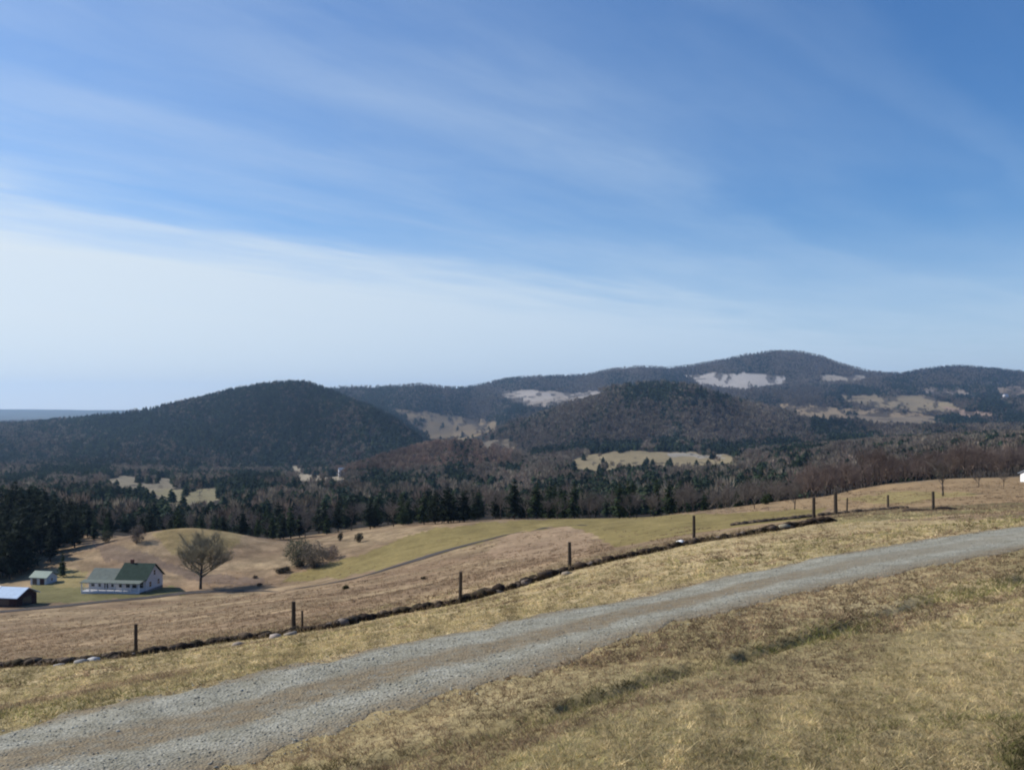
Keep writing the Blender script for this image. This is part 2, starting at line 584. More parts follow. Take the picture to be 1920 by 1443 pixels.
def paint(poly, c, y0, y1, k=1.0):
    xs = [p[0] for p in poly]
    ys = [p[1] for p in poly]
    box = (wpx > min(xs)) & (wpx < max(xs)) & (wpy > min(ys)) & (wpy < max(ys)) & (GY > y0) & (GY < y1)
    idx = np.nonzero(box)
    m = inside(wpx[idx], wpy[idx], poly)
    ii = (idx[0][m], idx[1][m])
    col[ii] = col[ii] * (1 - k) + np.array(c) * k
    return ii


# lawn: browner in patches
bl = np.clip(blot * 2.2 + 0.25, 0, 1)[..., None]
col[:] = col * (1 - bl) + np.array(TAN2) * bl
bl = np.clip(blotL * 3.0 - 0.15, 0, 1)[..., None] * 0.6
col[:] = col * (1 - bl) + np.array(GREEN) * bl
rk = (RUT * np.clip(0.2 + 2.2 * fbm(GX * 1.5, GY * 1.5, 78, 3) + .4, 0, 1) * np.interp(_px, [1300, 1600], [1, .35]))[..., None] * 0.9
col[:] = col * (1 - rk) + np.array((.085, .075, .035)) * rk  # dark soil in the rut, with its shadow patches painted into the colour
# the pasture beyond the wall
WALL = [(-400, 1300), (0, 1252), (110, 1245), (255, 1230), (400, 1207), (480, 1196), (550, 1186), (620, 1178), (700, 1160), (780, 1145), (862, 1130),
        (960, 1104), (1068, 1070), (1200, 1040), (1300, 1018), (1400, 1003), (1500, 986), (1560, 978)]
paint(WALL + [(2600, 960), (2600, 700), (-900, 700), (-900, 1400)], BROWN2, 26, 420)
pm = (GY > 26) & (GY < 420)
b2 = np.clip(fbm(GX / 14, GY / 14, 41, 4) * 2.6 + 0.45, 0, 1)
b3 = np.clip(fbm(GX / 3.5, GY / 3.5, 43, 3) * 3 + 0.3, 0, 1)
pas = inside(wpx, wpy, WALL + [(2600, 960), (2600, 700), (-900, 700), (-900, 1400)]) & pm
mixc = (np.array(BROWN)[None] * b2[pas][:, None] + np.array(BROWN2)[None] * (1 - b2[pas][:, None]))
b4 = fbm(GX[pas] / 6, GY[pas] / 2.5, 47, 4)[:, None]
col[pas] = mixc * (0.80 + 0.36 * b3[pas][:, None]) * (1 + 0.7 * b4)
paint([(1560, 985), (1560, 950), (2400, 930), (2400, 1000), (1920, 985)], GREEN, 36, 95, 0.6)
# olive field beyond the lane and its run to the right
paint([(520, 1090), (560, 1072), (640, 1050), (700, 1030), (760, 1006), (820, 990), (950, 976), (1100, 970), (1440, 958), (1560, 952), (1500, 985), (1300, 1005),
       (1160, 1030), (1110, 1000), (1060, 986), (960, 1000), (880, 1022), (800, 1042), (700, 1068), (640, 1082)], OLIVE, 55, 330, 0.9)
paint([(960, 1002), (1060, 988), (1110, 1000), (1100, 1040), (960, 1050), (900, 1040)], (.33, .235, .155), 55, 330, 0.7)
paint([(290, 1000), (330, 985), (430, 985), (460, 1005), (420, 1040), (330, 1045)], OLIVE2, 200, 330, 0.55)
paint([(60, 1090), (150, 1100), (330, 1100), (360, 1112), (200, 1124), (70, 1132)], (.15, .150, .060), 140, 240, 0.8)
paint([(110, 1062), (165, 1070), (160, 1100), (100, 1100)], (.27, .22, .10), 180, 260, 0.9)
paint([(170, 1012), (260, 1030), (330, 1060), (400, 1075), (500, 1085), (500, 1098), (380, 1090), (270, 1060), (200, 1050)], (.135, .10, .085), 180, 290, 0.6)
paint([(1380, 955), (1420, 905), (1700, 905), (1920, 880), (2400, 870), (2400, 940), (1900, 940), (1600, 955)], (.32, .225, .125), 90, 300, 0.9)
paint([(1560, 935), (1700, 920), (1840, 925), (1700, 945)], (.30, .25, .10), 100, 300, 0.7)
# forest floor on everything farther off, then the clearings
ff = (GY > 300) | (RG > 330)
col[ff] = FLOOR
col[RG > 6800] = (.12, .14, .14)  # farthest ground painted paler and bluer, distance haze put into its colour
FIELD = np.zeros(GX.shape, bool)
CLEAR = [
    ([(185, 898), (250, 892), (325, 898), (320, 925), (410, 915), (415, 940), (350, 948), (285, 935), (275, 918), (200, 914)], (.21, .18, .125), 600, 1500),
    ([(285, 920), (410, 914), (412, 938), (330, 946)], (.23, .20, .115), 500, 1500),
    ([(545, 874), (562, 872), (566, 888), (650, 886), (655, 900), (560, 904)], (.34, .29, .21), 700, 1900),
    ([(742, 766), (800, 771), (860, 780), (930, 792), (935, 806), (905, 824), (860, 826), (810, 826), (780, 803)], (.19, .145, .088), 2350, 4300),
    ([(900, 826), (960, 822), (970, 845), (900, 842)], (.18, .15, .11), 1300, 2300),
    ([(1065, 866), (1110, 850), (1200, 845), (1300, 848), (1370, 852), (1385, 868), (1300, 876), (1200, 872), (1120, 882), (1070, 878)], (.27, .22, .13), 800, 1500),
    ([(1250, 848), (1350, 852), (1355, 858), (1260, 856)], (.32, .29, .24), 800, 1500),
    ([(930, 733), (985, 729), (1060, 735), (1130, 732), (1130, 742), (1080, 752), (1000, 765), (950, 750)], (.30, .26, .22), 3000, 5600),
    ([(945, 735), (1000, 731), (1042, 738), (1035, 748), (990, 752)], (.38, .34, .30), 3000, 5600),
    ([(1060, 736), (1130, 734), (1125, 742), (1070, 748)], (.34, .30, .26), 3000, 5600),
    ([(1290, 703), (1350, 699), (1465, 703), (1470, 720), (1400, 729), (1310, 720)], (.40, .37, .34), 3600, 5700),
    ([(1540, 702), (1620, 704), (1620, 713), (1550, 715)], (.32, .28, .23), 3400, 5700),
    ([(1450, 758), (1530, 762), (1620, 768), (1740, 775), (1760, 792), (1620, 786), (1500, 782)], (.27, .205, .13), 1750, 3500),
    ([(1575, 742), (1740, 740), (1790, 762), (1840, 775), (1720, 772), (1640, 765), (1585, 752)], (.25, .20, .125), 2300, 4300),
    ([(1725, 728), (1800, 728), (1830, 740), (1740, 740)], (.29, .24, .19), 2800, 5200),
    ([(1775, 765), (1830, 768), (1880, 782), (1800, 780)], (.28, .20, .15), 1750, 4000),
    ([(1865, 724), (1920, 722), (1930, 740), (1880, 742)], (.24, .19, .14), 2800, 5200),
    ([(1600, 778), (1750, 780), (1760, 796), (1640, 796)], (.22, .175, .12), 1750, 2900),
]
for poly, c, y0, y1 in CLEAR:
    ii = paint(poly, c, y0, y1)
    FIELD[ii] = True
# hedges and single trees stay between the far fields, where the noise says so
rag_ = fbm(TT * 130, LR * 18, 53, 4)
hedge = ((rag_ > np.where(GY > 2900, 0.10, np.where(GY > 1500, 0.17, 0.22))) | ((fbm(GX / 110, GY / 110, 51, 3) > 0.24) & (GY > 1500)) | (fbm(TT * 60, LR * 9, 52, 4) > np.where(GY < 1500, 0.27, 0.2))) & (GY > 600)
lost = FIELD & hedge
col[lost] = col[lost] * 0.25 + np.array(FLOOR) * 0.75
FIELD &= ~hedge
col *= (1 + 0.40 * fbm(TT * 60, LR * 14, 61, 4))[..., None]
col = np.clip(col, 0.01, 0.9)

ii = np.arange(NR * NT).reshape(NR, NT)
Q = np.stack([ii[:-1, :-1], ii[:-1, 1:], ii[1:, 1:], ii[1:, :-1]], -1).reshape(-1, 4)[:, ::-1]
V = np.stack([GX, GY, GZ], -1).reshape(-1, 3)
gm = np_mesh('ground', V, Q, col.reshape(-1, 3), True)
# close the little hole under the tripod
m, h, b = new_mat('turf')
a = h.new('ShaderNodeAttribute', attribute_name='Col')
geo = h.new('ShaderNodeNewGeometry')
pos = geo.outputs['Position']
f1 = h.noise(pos, 9.0, 6, 0.7, 0.4)
f2 = h.noise(pos, 1.3, 5, 0.6)
f3 = h.noise(pos, 0.22, 6, 0.65)
k1 = h.ramp(f1, [(0.28, (.45, .42, .38)), (0.5, (1, 1, 1)), (0.75, (1.35, 1.3, 1.2))])
k2 = h.ramp(f2, [(0.3, (.72, .74, .70)), (0.55, (1, 1, 1)), (0.75, (1.18, 1.15, 1.1))])
k3 = h.ramp(f3, [(0.32, (.78, .76, .74)), (0.6, (1.08, 1.08, 1.08))])
c_ = h.mix(1.0, a.outputs['Color'], k1, 'MULTIPLY')
c_ = h.mix(1.0, c_, k2, 'MULTIPLY')
c_ = h.mix(1.0, c_, k3, 'MULTIPLY')
h.link(c_, b.inputs['Base Color'])
bp = h.new('ShaderNodeBump')
bp.inputs['Strength'].default_value = 0.8
bp.inputs['Distance'].default_value = 0.06
h.link(f1, bp.inputs['Height'])
h.link(bp.outputs[0], b.inputs['Normal'])
b.inputs['Specular IOR Level'].default_value = 0.05
TURF = m
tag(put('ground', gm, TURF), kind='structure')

# ------------------------------------------------------------------ gravel road and the farm lane
LOWE = [(-1500, 2080, 3.8), (-500, 1730, 4.9), (0, 1545, 6.2), (480, 1425, 7.3), (720, 1345, 8.2), (960, 1270, 9.0), (1200, 1195, 10.6), (1440, 1130, 12.5), (1680, 1075, 14.5), (1920, 1037, 16.6), (2300, 1015, 19.5), (3200, 990, 26)]
UPE = [(-1500, 1640, 5.4), (-500, 1480, 7.0), (0, 1372, 8.8), (480, 1262, 10.5), (720, 1210, 11.8), (960, 1163, 13.3), (1200, 1112, 15.4), (1440, 1066, 18.0), (1680, 1024, 20.5), (1920, 990, 23.0), (2300, 975, 27), (3200, 955, 34)]


def xy(p):
    return np.array([(p[0] - CX) / F * p[2], p[2]])


def strip(lo, up, n, m_, lift, rag, seed, crown=0.0):
    """a strip of road lying on the ground between two edge lines"""
    lo = np.array([xy(p) for p in lo])
    up = np.array([xy(p) for p in up])
    s = np.arange(len(lo), dtype=float)
    q = np.linspace(0, len(lo) - 1, n)
    L = np.stack([pchip(s, lo[:, k], q) for k in (0, 1)], -1)
    U = np.stack([pchip(s, up[:, k], q) for k in (0, 1)], -1)
    dl = np.r_[0, np.cumsum(np.hypot(*np.diff((L + U) / 2, axis=0).T))]
    j0 = rag * fbm(dl / 0.5, dl * 0 + 3.3, seed, 4)
    j1 = rag * fbm(dl / 0.5, dl * 0 + 8.3, seed + 5, 4)
    t = np.linspace(0, 1, m_)[None, :]
    wid = np.hypot(*(U - L).T)
    t0 = j0 / wid
    t1 = 1 + j1 / wid
    tt = t0[:, None] * (1 - t) + t1[:, None] * t
    XX = L[:, None, 0] * (1 - tt) + U[:, None, 0] * tt
    YY = L[:, None, 1] * (1 - tt) + U[:, None, 1] * tt
    ZZ = ground(XX, YY) + lift + crown * np.sin(math.pi * t) ** 1
    ZZ[:, 0] -= 0.02
    ZZ[:, -1] -= 0.02
    i = np.arange(n * m_).reshape(n, m_)
    Qd = np.stack([i[:-1, :-1], i[1:, :-1], i[1:, 1:], i[:-1, 1:]], -1).reshape(-1, 4)[:, ::-1]
    return (np.stack([XX, YY, ZZ], -1).reshape(-1, 3), Qd, tt.reshape(-1), np.repeat(dl, m_), (L, U, wid, dl))


RV, RQ, Rt, Rd, REDGE = strip(LOWE, UPE, 1300, 42, 0.012, 1.3, 71)
rm = np_mesh('road', RV, RQ, None, True, {'across': Rt, 'along': Rd, 'px': CX + F * RV[:, 0] / RV[:, 1]})
m, h, b = new_mat('road_gravel')
ac = h.new('ShaderNodeAttribute', attribute_name='across').outputs['Fac']
al = h.new('ShaderNodeAttribute', attribute_name='along').outputs['Fac']
geo = h.new('ShaderNodeNewGeometry')
pos = geo.outputs['Position']
wob = h.noise(pos, 0.9, 5, 0.65)
wob2 = h.noise(pos, 6.0, 4, 0.7)
acw = h.math('ADD', ac, h.math('MULTIPLY', h.math('SUBTRACT', wob, 0.5), 0.22))
acw = h.math('ADD', acw, h.math('MULTIPLY', h.math('SUBTRACT', wob2, 0.5), 0.16))
# worn wheel tracks are bare stone; the crown between them is grassed over at the near end and thins out uphill
med = h.math('MULTIPLY', h.smooth(acw, 0.30, 0.40), h.math('SUBTRACT', 1.0, h.smooth(acw, 0.56, 0.68)))
fade = h.math('SUBTRACT', 1.0, h.math('MULTIPLY', h.smooth(al, 13.0, 25.0), 0.80))
med = h.math('MULTIPLY', med, fade)
edge = h.math('ADD', h.math('SUBTRACT', 1.0, h.smooth(acw, 0.04, 0.27)), h.smooth(acw, 0.84, 1.0), clamp=True)
st = h.new('ShaderNodeTexVoronoi')
h.link(pos, st.inputs['Vector'])
st.inputs['Scale'].default_value = 34
stc = h.ramp(st.outputs['Color'], [(0.0, (.18, .172, .135)), (0.45, (.26, .252, .202)), (0.8, (.315, .305, .25)), (1.0, (.42, .41, .345))])
gn = h.noise(pos, 2.2, 5, 0.65)
stc = h.mix(1.0, stc, h.ramp(gn, [(0.3, (.74, .72, .66)), (0.65, (1.12, 1.12, 1.12))]), 'MULTIPLY')
vg = h.ramp(h.noise(pos, 12, 5, 0.7), [(0.3, (.10, .082, .05)), (0.5, (.185, .145, .09)), (0.7, (.27, .22, .135))])
mk = h.math('ADD', med, edge, clamp=True)
mk = h.math('MULTIPLY', mk, h.math('ADD', 0.55, h.math('MULTIPLY', h.smooth(wob2, 0.35, 0.6), 0.5)))
h.link(h.mix(mk, stc, vg), b.inputs['Base Color'])
bp = h.new('ShaderNodeBump')
bp.inputs['Strength'].default_value = 0.7
bp.inputs['Distance'].default_value = 0.02
h.link(st.outputs['Distance'], bp.inputs['Height'])
h.link(bp.outputs[0], b.inputs['Normal'])
ROADM = m
tag(put('road', rm, ROADM), kind='structure')

LANE_LO = [(-30, 1152), (120, 1138), (260, 1124), (380, 1112), (480, 1109), (560, 1103), (650, 1088), (730, 1067), (800, 1046), (880, 1022), (950, 1003), (1020, 991), (1100, 985)]
LANE_UP = [(-30, 1146), (120, 1132), (260, 1119), (380, 1106), (480, 1103), (560, 1096), (650, 1080), (730, 1060), (800, 1039), (880, 1016), (950, 998), (1020, 987), (1100, 982)]
lo_, up_ = [], []
for (a_, b_) in LANE_LO:
    s_ = spot(a_, b_, 60)
    lo_.append((a_, b_, s_.y))
for (a_, b_), l_ in zip(LANE_UP, lo_):
    up_.append((a_, b_, l_[2] + (7.0 if 560 < a_ < 960 else 3.5)))
LV, LQ, Lt, Ld, _ = strip(lo_, up_, 500, 8, 0.10, 0.9, 91)
lm = np_mesh('farm_lane', LV, LQ, None, True)
tag(put('farm_lane', lm, simple('lane_dirt', (.060, .050, .045), 0.95, 0.45, 0.35)), kind='structure')

# ------------------------------------------------------------------ grass and stones underfoot
DRYG = np.array([(0.584, 0.467, 0.250), (0.723, 0.584, 0.334), (0.459, 0.355, 0.188), (0.376, 0.326, 0.139), (0.306, 0.286, 0.111), (0.556, 0.445, 0.250), (0.389, 0.286, 0.167)])
GRNG = np.array([(0.195, 0.208, 0.065), (0.247, 0.247, 0.085), (0.312, 0.280, 0.111), (0.390, 0.325, 0.156), (0.130, 0.124, 0.052)])
BRNG = np.array([(0.377, 0.267, 0.163), (0.299, 0.208, 0.130), (0.455, 0.338, 0.208), (0.247, 0.169, 0.104)])


def road_t(x, y):
    """position across the road, 0..1 inside it"""
    L, U, wid, dl = REDGE
    M_ = (L + U) / 2
    out = np.full(len(x), 9.0)
    step = 6
    mid = M_[::step]
    for s0 in range(0, len(x), 20000):
        xx, yy = x[s0:s0 + 20000], y[s0:s0 + 20000]
        d = (xx[:, None] - mid[None, :, 0]) ** 2 + (yy[:, None] - mid[None, :, 1]) ** 2
        k = d.argmin(1) * step
        uv = U[k] - L[k]
        tg = M_[np.minimum(k + 6, len(M_) - 1)] - M_[np.maximum(k - 6, 0)]
        tg /= np.hypot(tg[:, 0], tg[:, 1])[:, None]
        nx, ny = -tg[:, 1], tg[:, 0]
        t = 0.5 + ((xx - M_[k, 0]) * nx + (yy - M_[k, 1]) * ny) / (uv[:, 0] * nx + uv[:, 1] * ny)
        out[s0:s0 + 20000] = t
    return out


def gpx(x, y):
    return CX + F * x / y


def green_mask(x, y, z):
    """the greener runs below the road and on the verge"""
    px, py = gpx(x, y), HY - F * z / y
    l1 = np.interp(px, [400, 760, 960, 1200, 1440, 1700, 1920, 2200], [1480, 1420, 1365, 1280, 1225, 1140, 1085, 1050])
    m1 = np.exp(-((py - l1) / np.interp(px, [700, 1920], [22, 24])) ** 2)
    l2 = np.interp(px, [900, 1250, 1500, 1700], [1640, 1500, 1410, 1350])
    l3 = np.interp(px, [960, 1200, 1400, 1700, 1920], [1310, 1290, 1240, 1180, 1130])
    m2 = 0.6 * np.exp(-((py - l2) / 14) ** 2)
    l4 = np.interp(px, [1300, 1500, 1700, 1920], [1058, 1020, 990, 975])
    m3 = 0.8 * np.exp(-((py - l4) / 12) ** 2) * (px > 1250)
    l5 = np.interp(px, [0, 200, 500], [1345, 1315, 1262])
    m4 = 0.5 * np.exp(-((py - l5) / 14) ** 2) * (px < 700)
    pt = np.clip(0.45 + 2.0 * fbm(x / 0.9, y / 0.9, 87, 3), 0.1, 1)
    m6 = np.clip((px - 1850) / 50, 0, 1) * np.clip((py - 1330) / 60, 0, 1) * 0.9
    return np.clip(m6 + (m1 * 1.1 + m2 + m3 + m4) * pt * 1.2, 0, 1)


def blades(n, y0, y1, hgt, wid, seed, lean=0.6, pad=200):
    rg = np.random.default_rng(seed)
    nt_ = n // 9
    # a tuft here and there, blades around each
    ty = y0 * (y1 / y0) ** rg.random(nt_)
    tx = (rg.uniform(-pad, 1920 + pad, nt_) - CX) / F * ty
    th_, tc1 = rg.random(nt_), rg.random(nt_)
    w_ = rg.random(n) ** 0.8
    k = rg.integers(0, nt_, n)
    rad = (0.012 + 0.0042 * ty[k]) * (0.35 + 1.6 * rg.random(nt_)[k] ** 1.5)
    a0 = rg.uniform(0, 2 * math.pi, n)
    x = tx[k] + np.cos(a0) * rad * w_
    y = ty[k] + np.sin(a0) * rad * w_ * 1.3
    cx, cy = th_[k], tc1[k]
    z = ground(x, y)
    t = road_t(x, y)
    med = (np.abs(t - 0.48) < 0.10) & (gpx(x, y) < 1150)
    on = (t > 0.01) & (t < 0.99) & ~(med & (rg.random(n) < 0.75))
    edge = ((t > 0.84) | (t < 0.20)) & (rg.random(n) < np.where(t < .5, 1.15 - t * 5.5, 1.15 - (1 - t) * 6.5))
    keep = ~on | edge
    x, y, z, t, med = x[keep], y[keep], z[keep], t[keep], med[keep]
    cx, cy = cx[keep], cy[keep]
    n = len(x)
    gmk = green_mask(x, y, z)
    tall = 0.45 + 1.1 * cx ** 1.5
    hh = hgt * (0.5 + rg.random(n)) * tall * (1 + 0.5 * gmk)
    hh = np.where(med | ((t > 0) & (t < 1)), hh * 0.5, hh)
    ww = wid * (0.6 + 0.8 * rg.random(n))
    az = rg.uniform(0, 2 * math.pi, n)
    ln = lean * (0.3 + rg.random(n)) * hh
    b0 = np.stack([x - ww * np.sin(az), y + ww * np.cos(az), z - 0.01], -1)
    b1 = np.stack([x + ww * np.sin(az), y - ww * np.cos(az), z - 0.01], -1)
    az2 = rg.uniform(0, 2 * math.pi, n)
    tp = np.stack([x + ln * np.cos(az2), y + ln * np.sin(az2), z + hh], -1)
    Vv = np.stack([b0, b1, tp], 1).reshape(-1, 3)
    T = np.arange(len(Vv)).reshape(-1, 3)
    cdry = DRYG[(cy * 977 % len(DRYG)).astype(int)] * 0.6 + 0.4 * DRYG[rg.integers(0, len(DRYG), n)]
    cg = GRNG[rg.integers(0, len(GRNG), n)]
    cb = BRNG[rg.integers(0, len(BRNG), n)]
    c = np.where((rg.random(n) < gmk * 0.85)[:, None], cg, cdry)
    # browner, thinner turf along the lower verge and between wall and road
    nearroad = (t > -0.95) & (t < 0.02) | ((t > 0) & (t < 1))
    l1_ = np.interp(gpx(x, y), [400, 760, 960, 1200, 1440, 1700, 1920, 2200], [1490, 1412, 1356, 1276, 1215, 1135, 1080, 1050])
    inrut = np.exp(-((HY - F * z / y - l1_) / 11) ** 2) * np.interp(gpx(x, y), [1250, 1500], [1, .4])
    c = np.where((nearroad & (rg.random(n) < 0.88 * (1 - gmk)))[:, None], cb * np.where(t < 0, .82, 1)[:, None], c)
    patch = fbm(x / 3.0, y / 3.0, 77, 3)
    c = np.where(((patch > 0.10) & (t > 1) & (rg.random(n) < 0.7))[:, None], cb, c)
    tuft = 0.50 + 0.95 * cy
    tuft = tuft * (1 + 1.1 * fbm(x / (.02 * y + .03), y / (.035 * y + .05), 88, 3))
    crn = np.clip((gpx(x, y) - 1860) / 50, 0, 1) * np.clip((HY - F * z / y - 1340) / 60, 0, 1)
    dk = (1 - 0.6 * crn) * (1 - 0.72 * inrut * (fbm(x / .5, y / .5, 91, 3) > -0.06))  # blades along the rut also carry its painted shadow patches
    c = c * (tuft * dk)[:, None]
    return Vv, T, np.repeat(c, 3, 0)


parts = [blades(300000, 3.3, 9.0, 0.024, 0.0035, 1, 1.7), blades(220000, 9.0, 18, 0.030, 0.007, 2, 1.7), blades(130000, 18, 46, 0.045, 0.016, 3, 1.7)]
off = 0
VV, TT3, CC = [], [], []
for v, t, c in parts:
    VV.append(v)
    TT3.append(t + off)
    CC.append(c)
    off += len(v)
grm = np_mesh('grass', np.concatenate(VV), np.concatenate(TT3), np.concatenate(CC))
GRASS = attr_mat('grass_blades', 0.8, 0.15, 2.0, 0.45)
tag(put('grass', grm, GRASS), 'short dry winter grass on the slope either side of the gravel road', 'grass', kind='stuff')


def clump_tpl(nb, seed, spread=0.5, h_=0.35):
    rg = np.random.default_rng(seed)
    vs = []
    for i in range(nb):
        a_ = rg.uniform(0, 2 * math.pi)
        r_ = spread * math.sqrt(rg.random())
        x, y = r_ * math.cos(a_), r_ * math.sin(a_)
        a2 = rg.uniform(0, math.pi)
        w_ = 0.035 + 0.04 * rg.random()
        hh = h_ * (0.4 + 0.8 * rg.random()) * (1 - 0.5 * r_ / spread)
        vs += [(x - w_ * math.cos(a2), y - w_ * math.sin(a2), -0.05), (x + w_ * math.cos(a2), y + w_ * math.sin(a2), -0.05),
               (x * 1.3 + rg.normal(0, .07), y * 1.3 + rg.normal(0, .07), hh)]
    return np.array(vs), np.arange(3 * nb).reshape(-1, 3)


def instance_np(tpls, pos, scl, rot, colr, which, zs=None):
    """many copies of small templates baked into one mesh"""
    VV, TT_, CC_ = [], [], []
    off = 0
    for k, tp in enumerate(tpls):
        v, t = tp[0], tp[1]
        sel = which == k
        if not sel.any():
            continue
        p, s, r, c = pos[sel], scl[sel], rot[sel], colr[sel]
        z_ = (zs[sel] if zs is not None else np.ones(len(p)))
        cs, sn = np.cos(r), np.sin(r)
        x = (v[None, :, 0] * cs[:, None] - v[None, :, 1] * sn[:, None]) * s[:, None] + p[:, 0:1]
        y = (v[None, :, 0] * sn[:, None] + v[None, :, 1] * cs[:, None]) * s[:, None] + p[:, 1:2]
        z = v[None, :, 2] * (s * z_)[:, None] + p[:, 2:3]
        VV.append(np.stack([x, y, z], -1).reshape(-1, 3))
        TT_.append((t[None] + (np.arange(len(p)) * len(v))[:, None, None]).reshape(-1, 3) + off)
        vc = tp[2] if len(tp) > 2 else np.ones(len(v))
        CC_.append((c[:, None, :] * vc[None, :, None]).reshape(-1, 3))
        off += len(p) * len(v)
    return np.concatenate(VV), np.concatenate(TT_), np.concatenate(CC_)


# weedy tussocks over the pasture beyond the wall
tp = [clump_tpl(11, 5 + k) for k in range(4)]
n = 17000
yy = np.exp(RNG.uniform(math.log(34), math.log(215), n * 2))
pxx = RNG.uniform(-150, 2050, n * 2)
xx = (pxx - CX) / F * yy
zz = ground(xx, yy)
wallrow = np.interp(pxx, [p[0] for p in WALL] + [2600], [p[1] for p in WALL] + [940])
prow = HY - F * zz / yy
ok = (prow < wallrow - 4) & (fbm(xx / 10, yy / 10, 13, 3) + RNG.uniform(-.25, .25, n * 2) > -0.05)
inlane = np.abs(prow - np.interp(pxx, [p[0] for p in LANE_LO], [p[1] - 3 for p in LANE_LO])) < 7
oliv = inside(pxx, prow, [(520, 1090), (640, 1050), (760, 1006), (950, 976), (1440, 958), (1560, 952), (1500, 985), (1300, 1005), (1160, 1030), (1060, 986), (880, 1022), (700, 1068)])
yard = inside(pxx, prow, [(-150, 1060), (380, 1085), (380, 1120), (-150, 1150)])
ok &= ~inlane & ~(oliv & (RNG.random(n * 2) < 0.85)) & ~yard
xx, yy, zz = xx[ok][:n], yy[ok][:n], zz[ok][:n]
n = len(xx)
tc_ = BRNG[RNG.integers(0, 4, n)] * RNG.uniform(0.55, 1.25, n)[:, None]
v, t, c = instance_np(tp, np.stack([xx, yy, zz], -1), RNG.uniform(0.35, 1.0, n) * np.interp(yy, [30, 60, 200], [0.35, 0.55, 1.3]), RNG.uniform(0, 6.28, n), tc_, RNG.integers(0, 4, n))
tag(put('weeds', np_mesh('weeds', v, t, c), GRASS), 'dry brown weed tussocks over the pasture beyond the old wall', 'weeds', kind='stuff')


def stone_tpl(seed, sub=1):
    import bmesh
    bm = bmesh.new()
    bmesh.ops.create_icosphere(bm, subdivisions=sub, radius=1.0)
    rg = random.Random(seed)
    o = Vector((rg.random() * 9, rg.random() * 9, rg.random() * 9))
    for v_ in bm.verts:
        v_.co *= 1 + 0.38 * mnoise.noise(v_.co * 0.9 + o) + 0.14 * mnoise.noise(v_.co * 2.6 + o)
        v_.co.z *= 0.62
        v_.co.x *= 1.15
    v_ = np.array([tuple(a_.co) for a_ in bm.verts])
    f_ = np.array([[w_.index for w_ in a_.verts] for a_ in bm.faces])
    bm.free()
    return v_, f_


# loose stones on the wheel tracks
tp = [stone_tpl(k, 1) for k in range(4)]
n = 11000
k_ = RNG.integers(0, len(REDGE[0]), n)
kt = RNG.random(n)
L_, U_ = REDGE[0][k_], REDGE[1][k_]
tt_ = np.where(RNG.random(n) < 0.5, RNG.normal(0.2, 0.12, n), RNG.normal(0.79, 0.12, n))
tt_ = np.where(RNG.random(n) < 0.2, RNG.uniform(-.06, 1.06, n), tt_)
pp = L_ * (1 - tt_[:, None]) + U_ * tt_[:, None] + RNG.normal(0, 0.03, (n, 2))
fr = (pp[:, 1] > 4) & (np.abs(pp[:, 0] / pp[:, 1]) < 0.75)
pp = pp[fr]
n = len(pp)
zz = ground(pp[:, 0], pp[:, 1]) + 0.014
gc = np.array([(.24, .23, .185), (.31, .30, .245), (.38, .37, .31), (.18, .17, .135), (.30, .27, .21)])[RNG.integers(0, 5, n)] * RNG.uniform(0.8, 1.2, n)[:, None]
v, t, c = instance_np(tp, np.c_[pp, zz], RNG.gamma(3, 0.0016, n) + 0.003, RNG.uniform(0, 6.28, n), gc, RNG.integers(0, 4, n))
STONEV = attr_mat('loose_stone', 0.85, 0.25, 30.0)
tag(put('gravel', np_mesh('gravel', v, t, c), STONEV), 'loose grey stones on the wheel tracks of the road', 'gravel', kind='stuff')

# ------------------------------------------------------------------ tumbled stone wall, pale rocks, fence posts
WL = []
for a_, b_ in WALL[1:]:
    WL.append(spot(a_, b_, 24, 70))
wx = np.array([p.x for p in WL])
wy = np.array([p.y for p in WL])
sl = np.r_[0, np.cumsum(np.hypot(np.diff(wx), np.diff(wy)))]
tp = [stone_tpl(20 + k, 2) for k in range(6)]
tpa = [stone_tpl(40 + k, 1) for k in range(6)]
n = 1500
s_ = RNG.uniform(-4, sl[-1], n)
s_ = s_[(fbm(s_ / 1.6, s_ * 0, 5, 3) > -0.22) | (RNG.random(n) < 0.35)]
n = len(s_)
bx_ = np.interp(s_, sl, wx) + np.where(s_ < 0, s_, 0)
by_ = np.interp(s_, sl, wy)
cross = RNG.normal(0, 0.13, n)
lay = RNG.integers(0, 2, n)
hs = 0.75 + 0.7 * np.clip(fbm(s_ / 2.5, s_ * 0 + 4, 8, 3) + 0.5, 0, 1)
sc_ = np.minimum(RNG.gamma(1.8, 0.045, n) + 0.03, 0.22) * hs * np.interp(s_, [0, 12, 16, 60], [1.0, 1.15, 1, 1])
pos_ = np.c_[bx_ + RNG.normal(0, 0.05, n), by_ + cross, ground(bx_, by_ + cross) + 0.02 + lay * 0.09 * hs]
wc = np.array([(.036, .025, .018), (.055, .040, .028), (.025, .019, .014), (.10, .075, .055), (.04, .031, .018), (.17, .14, .115)])[RNG.choice(6, n, p=[.25, .22, .2, .14, .14, .05])]
v, t, c = instance_np(tpa, pos_, sc_, RNG.uniform(0, 6.28, n), wc, RNG.integers(0, 6, n))
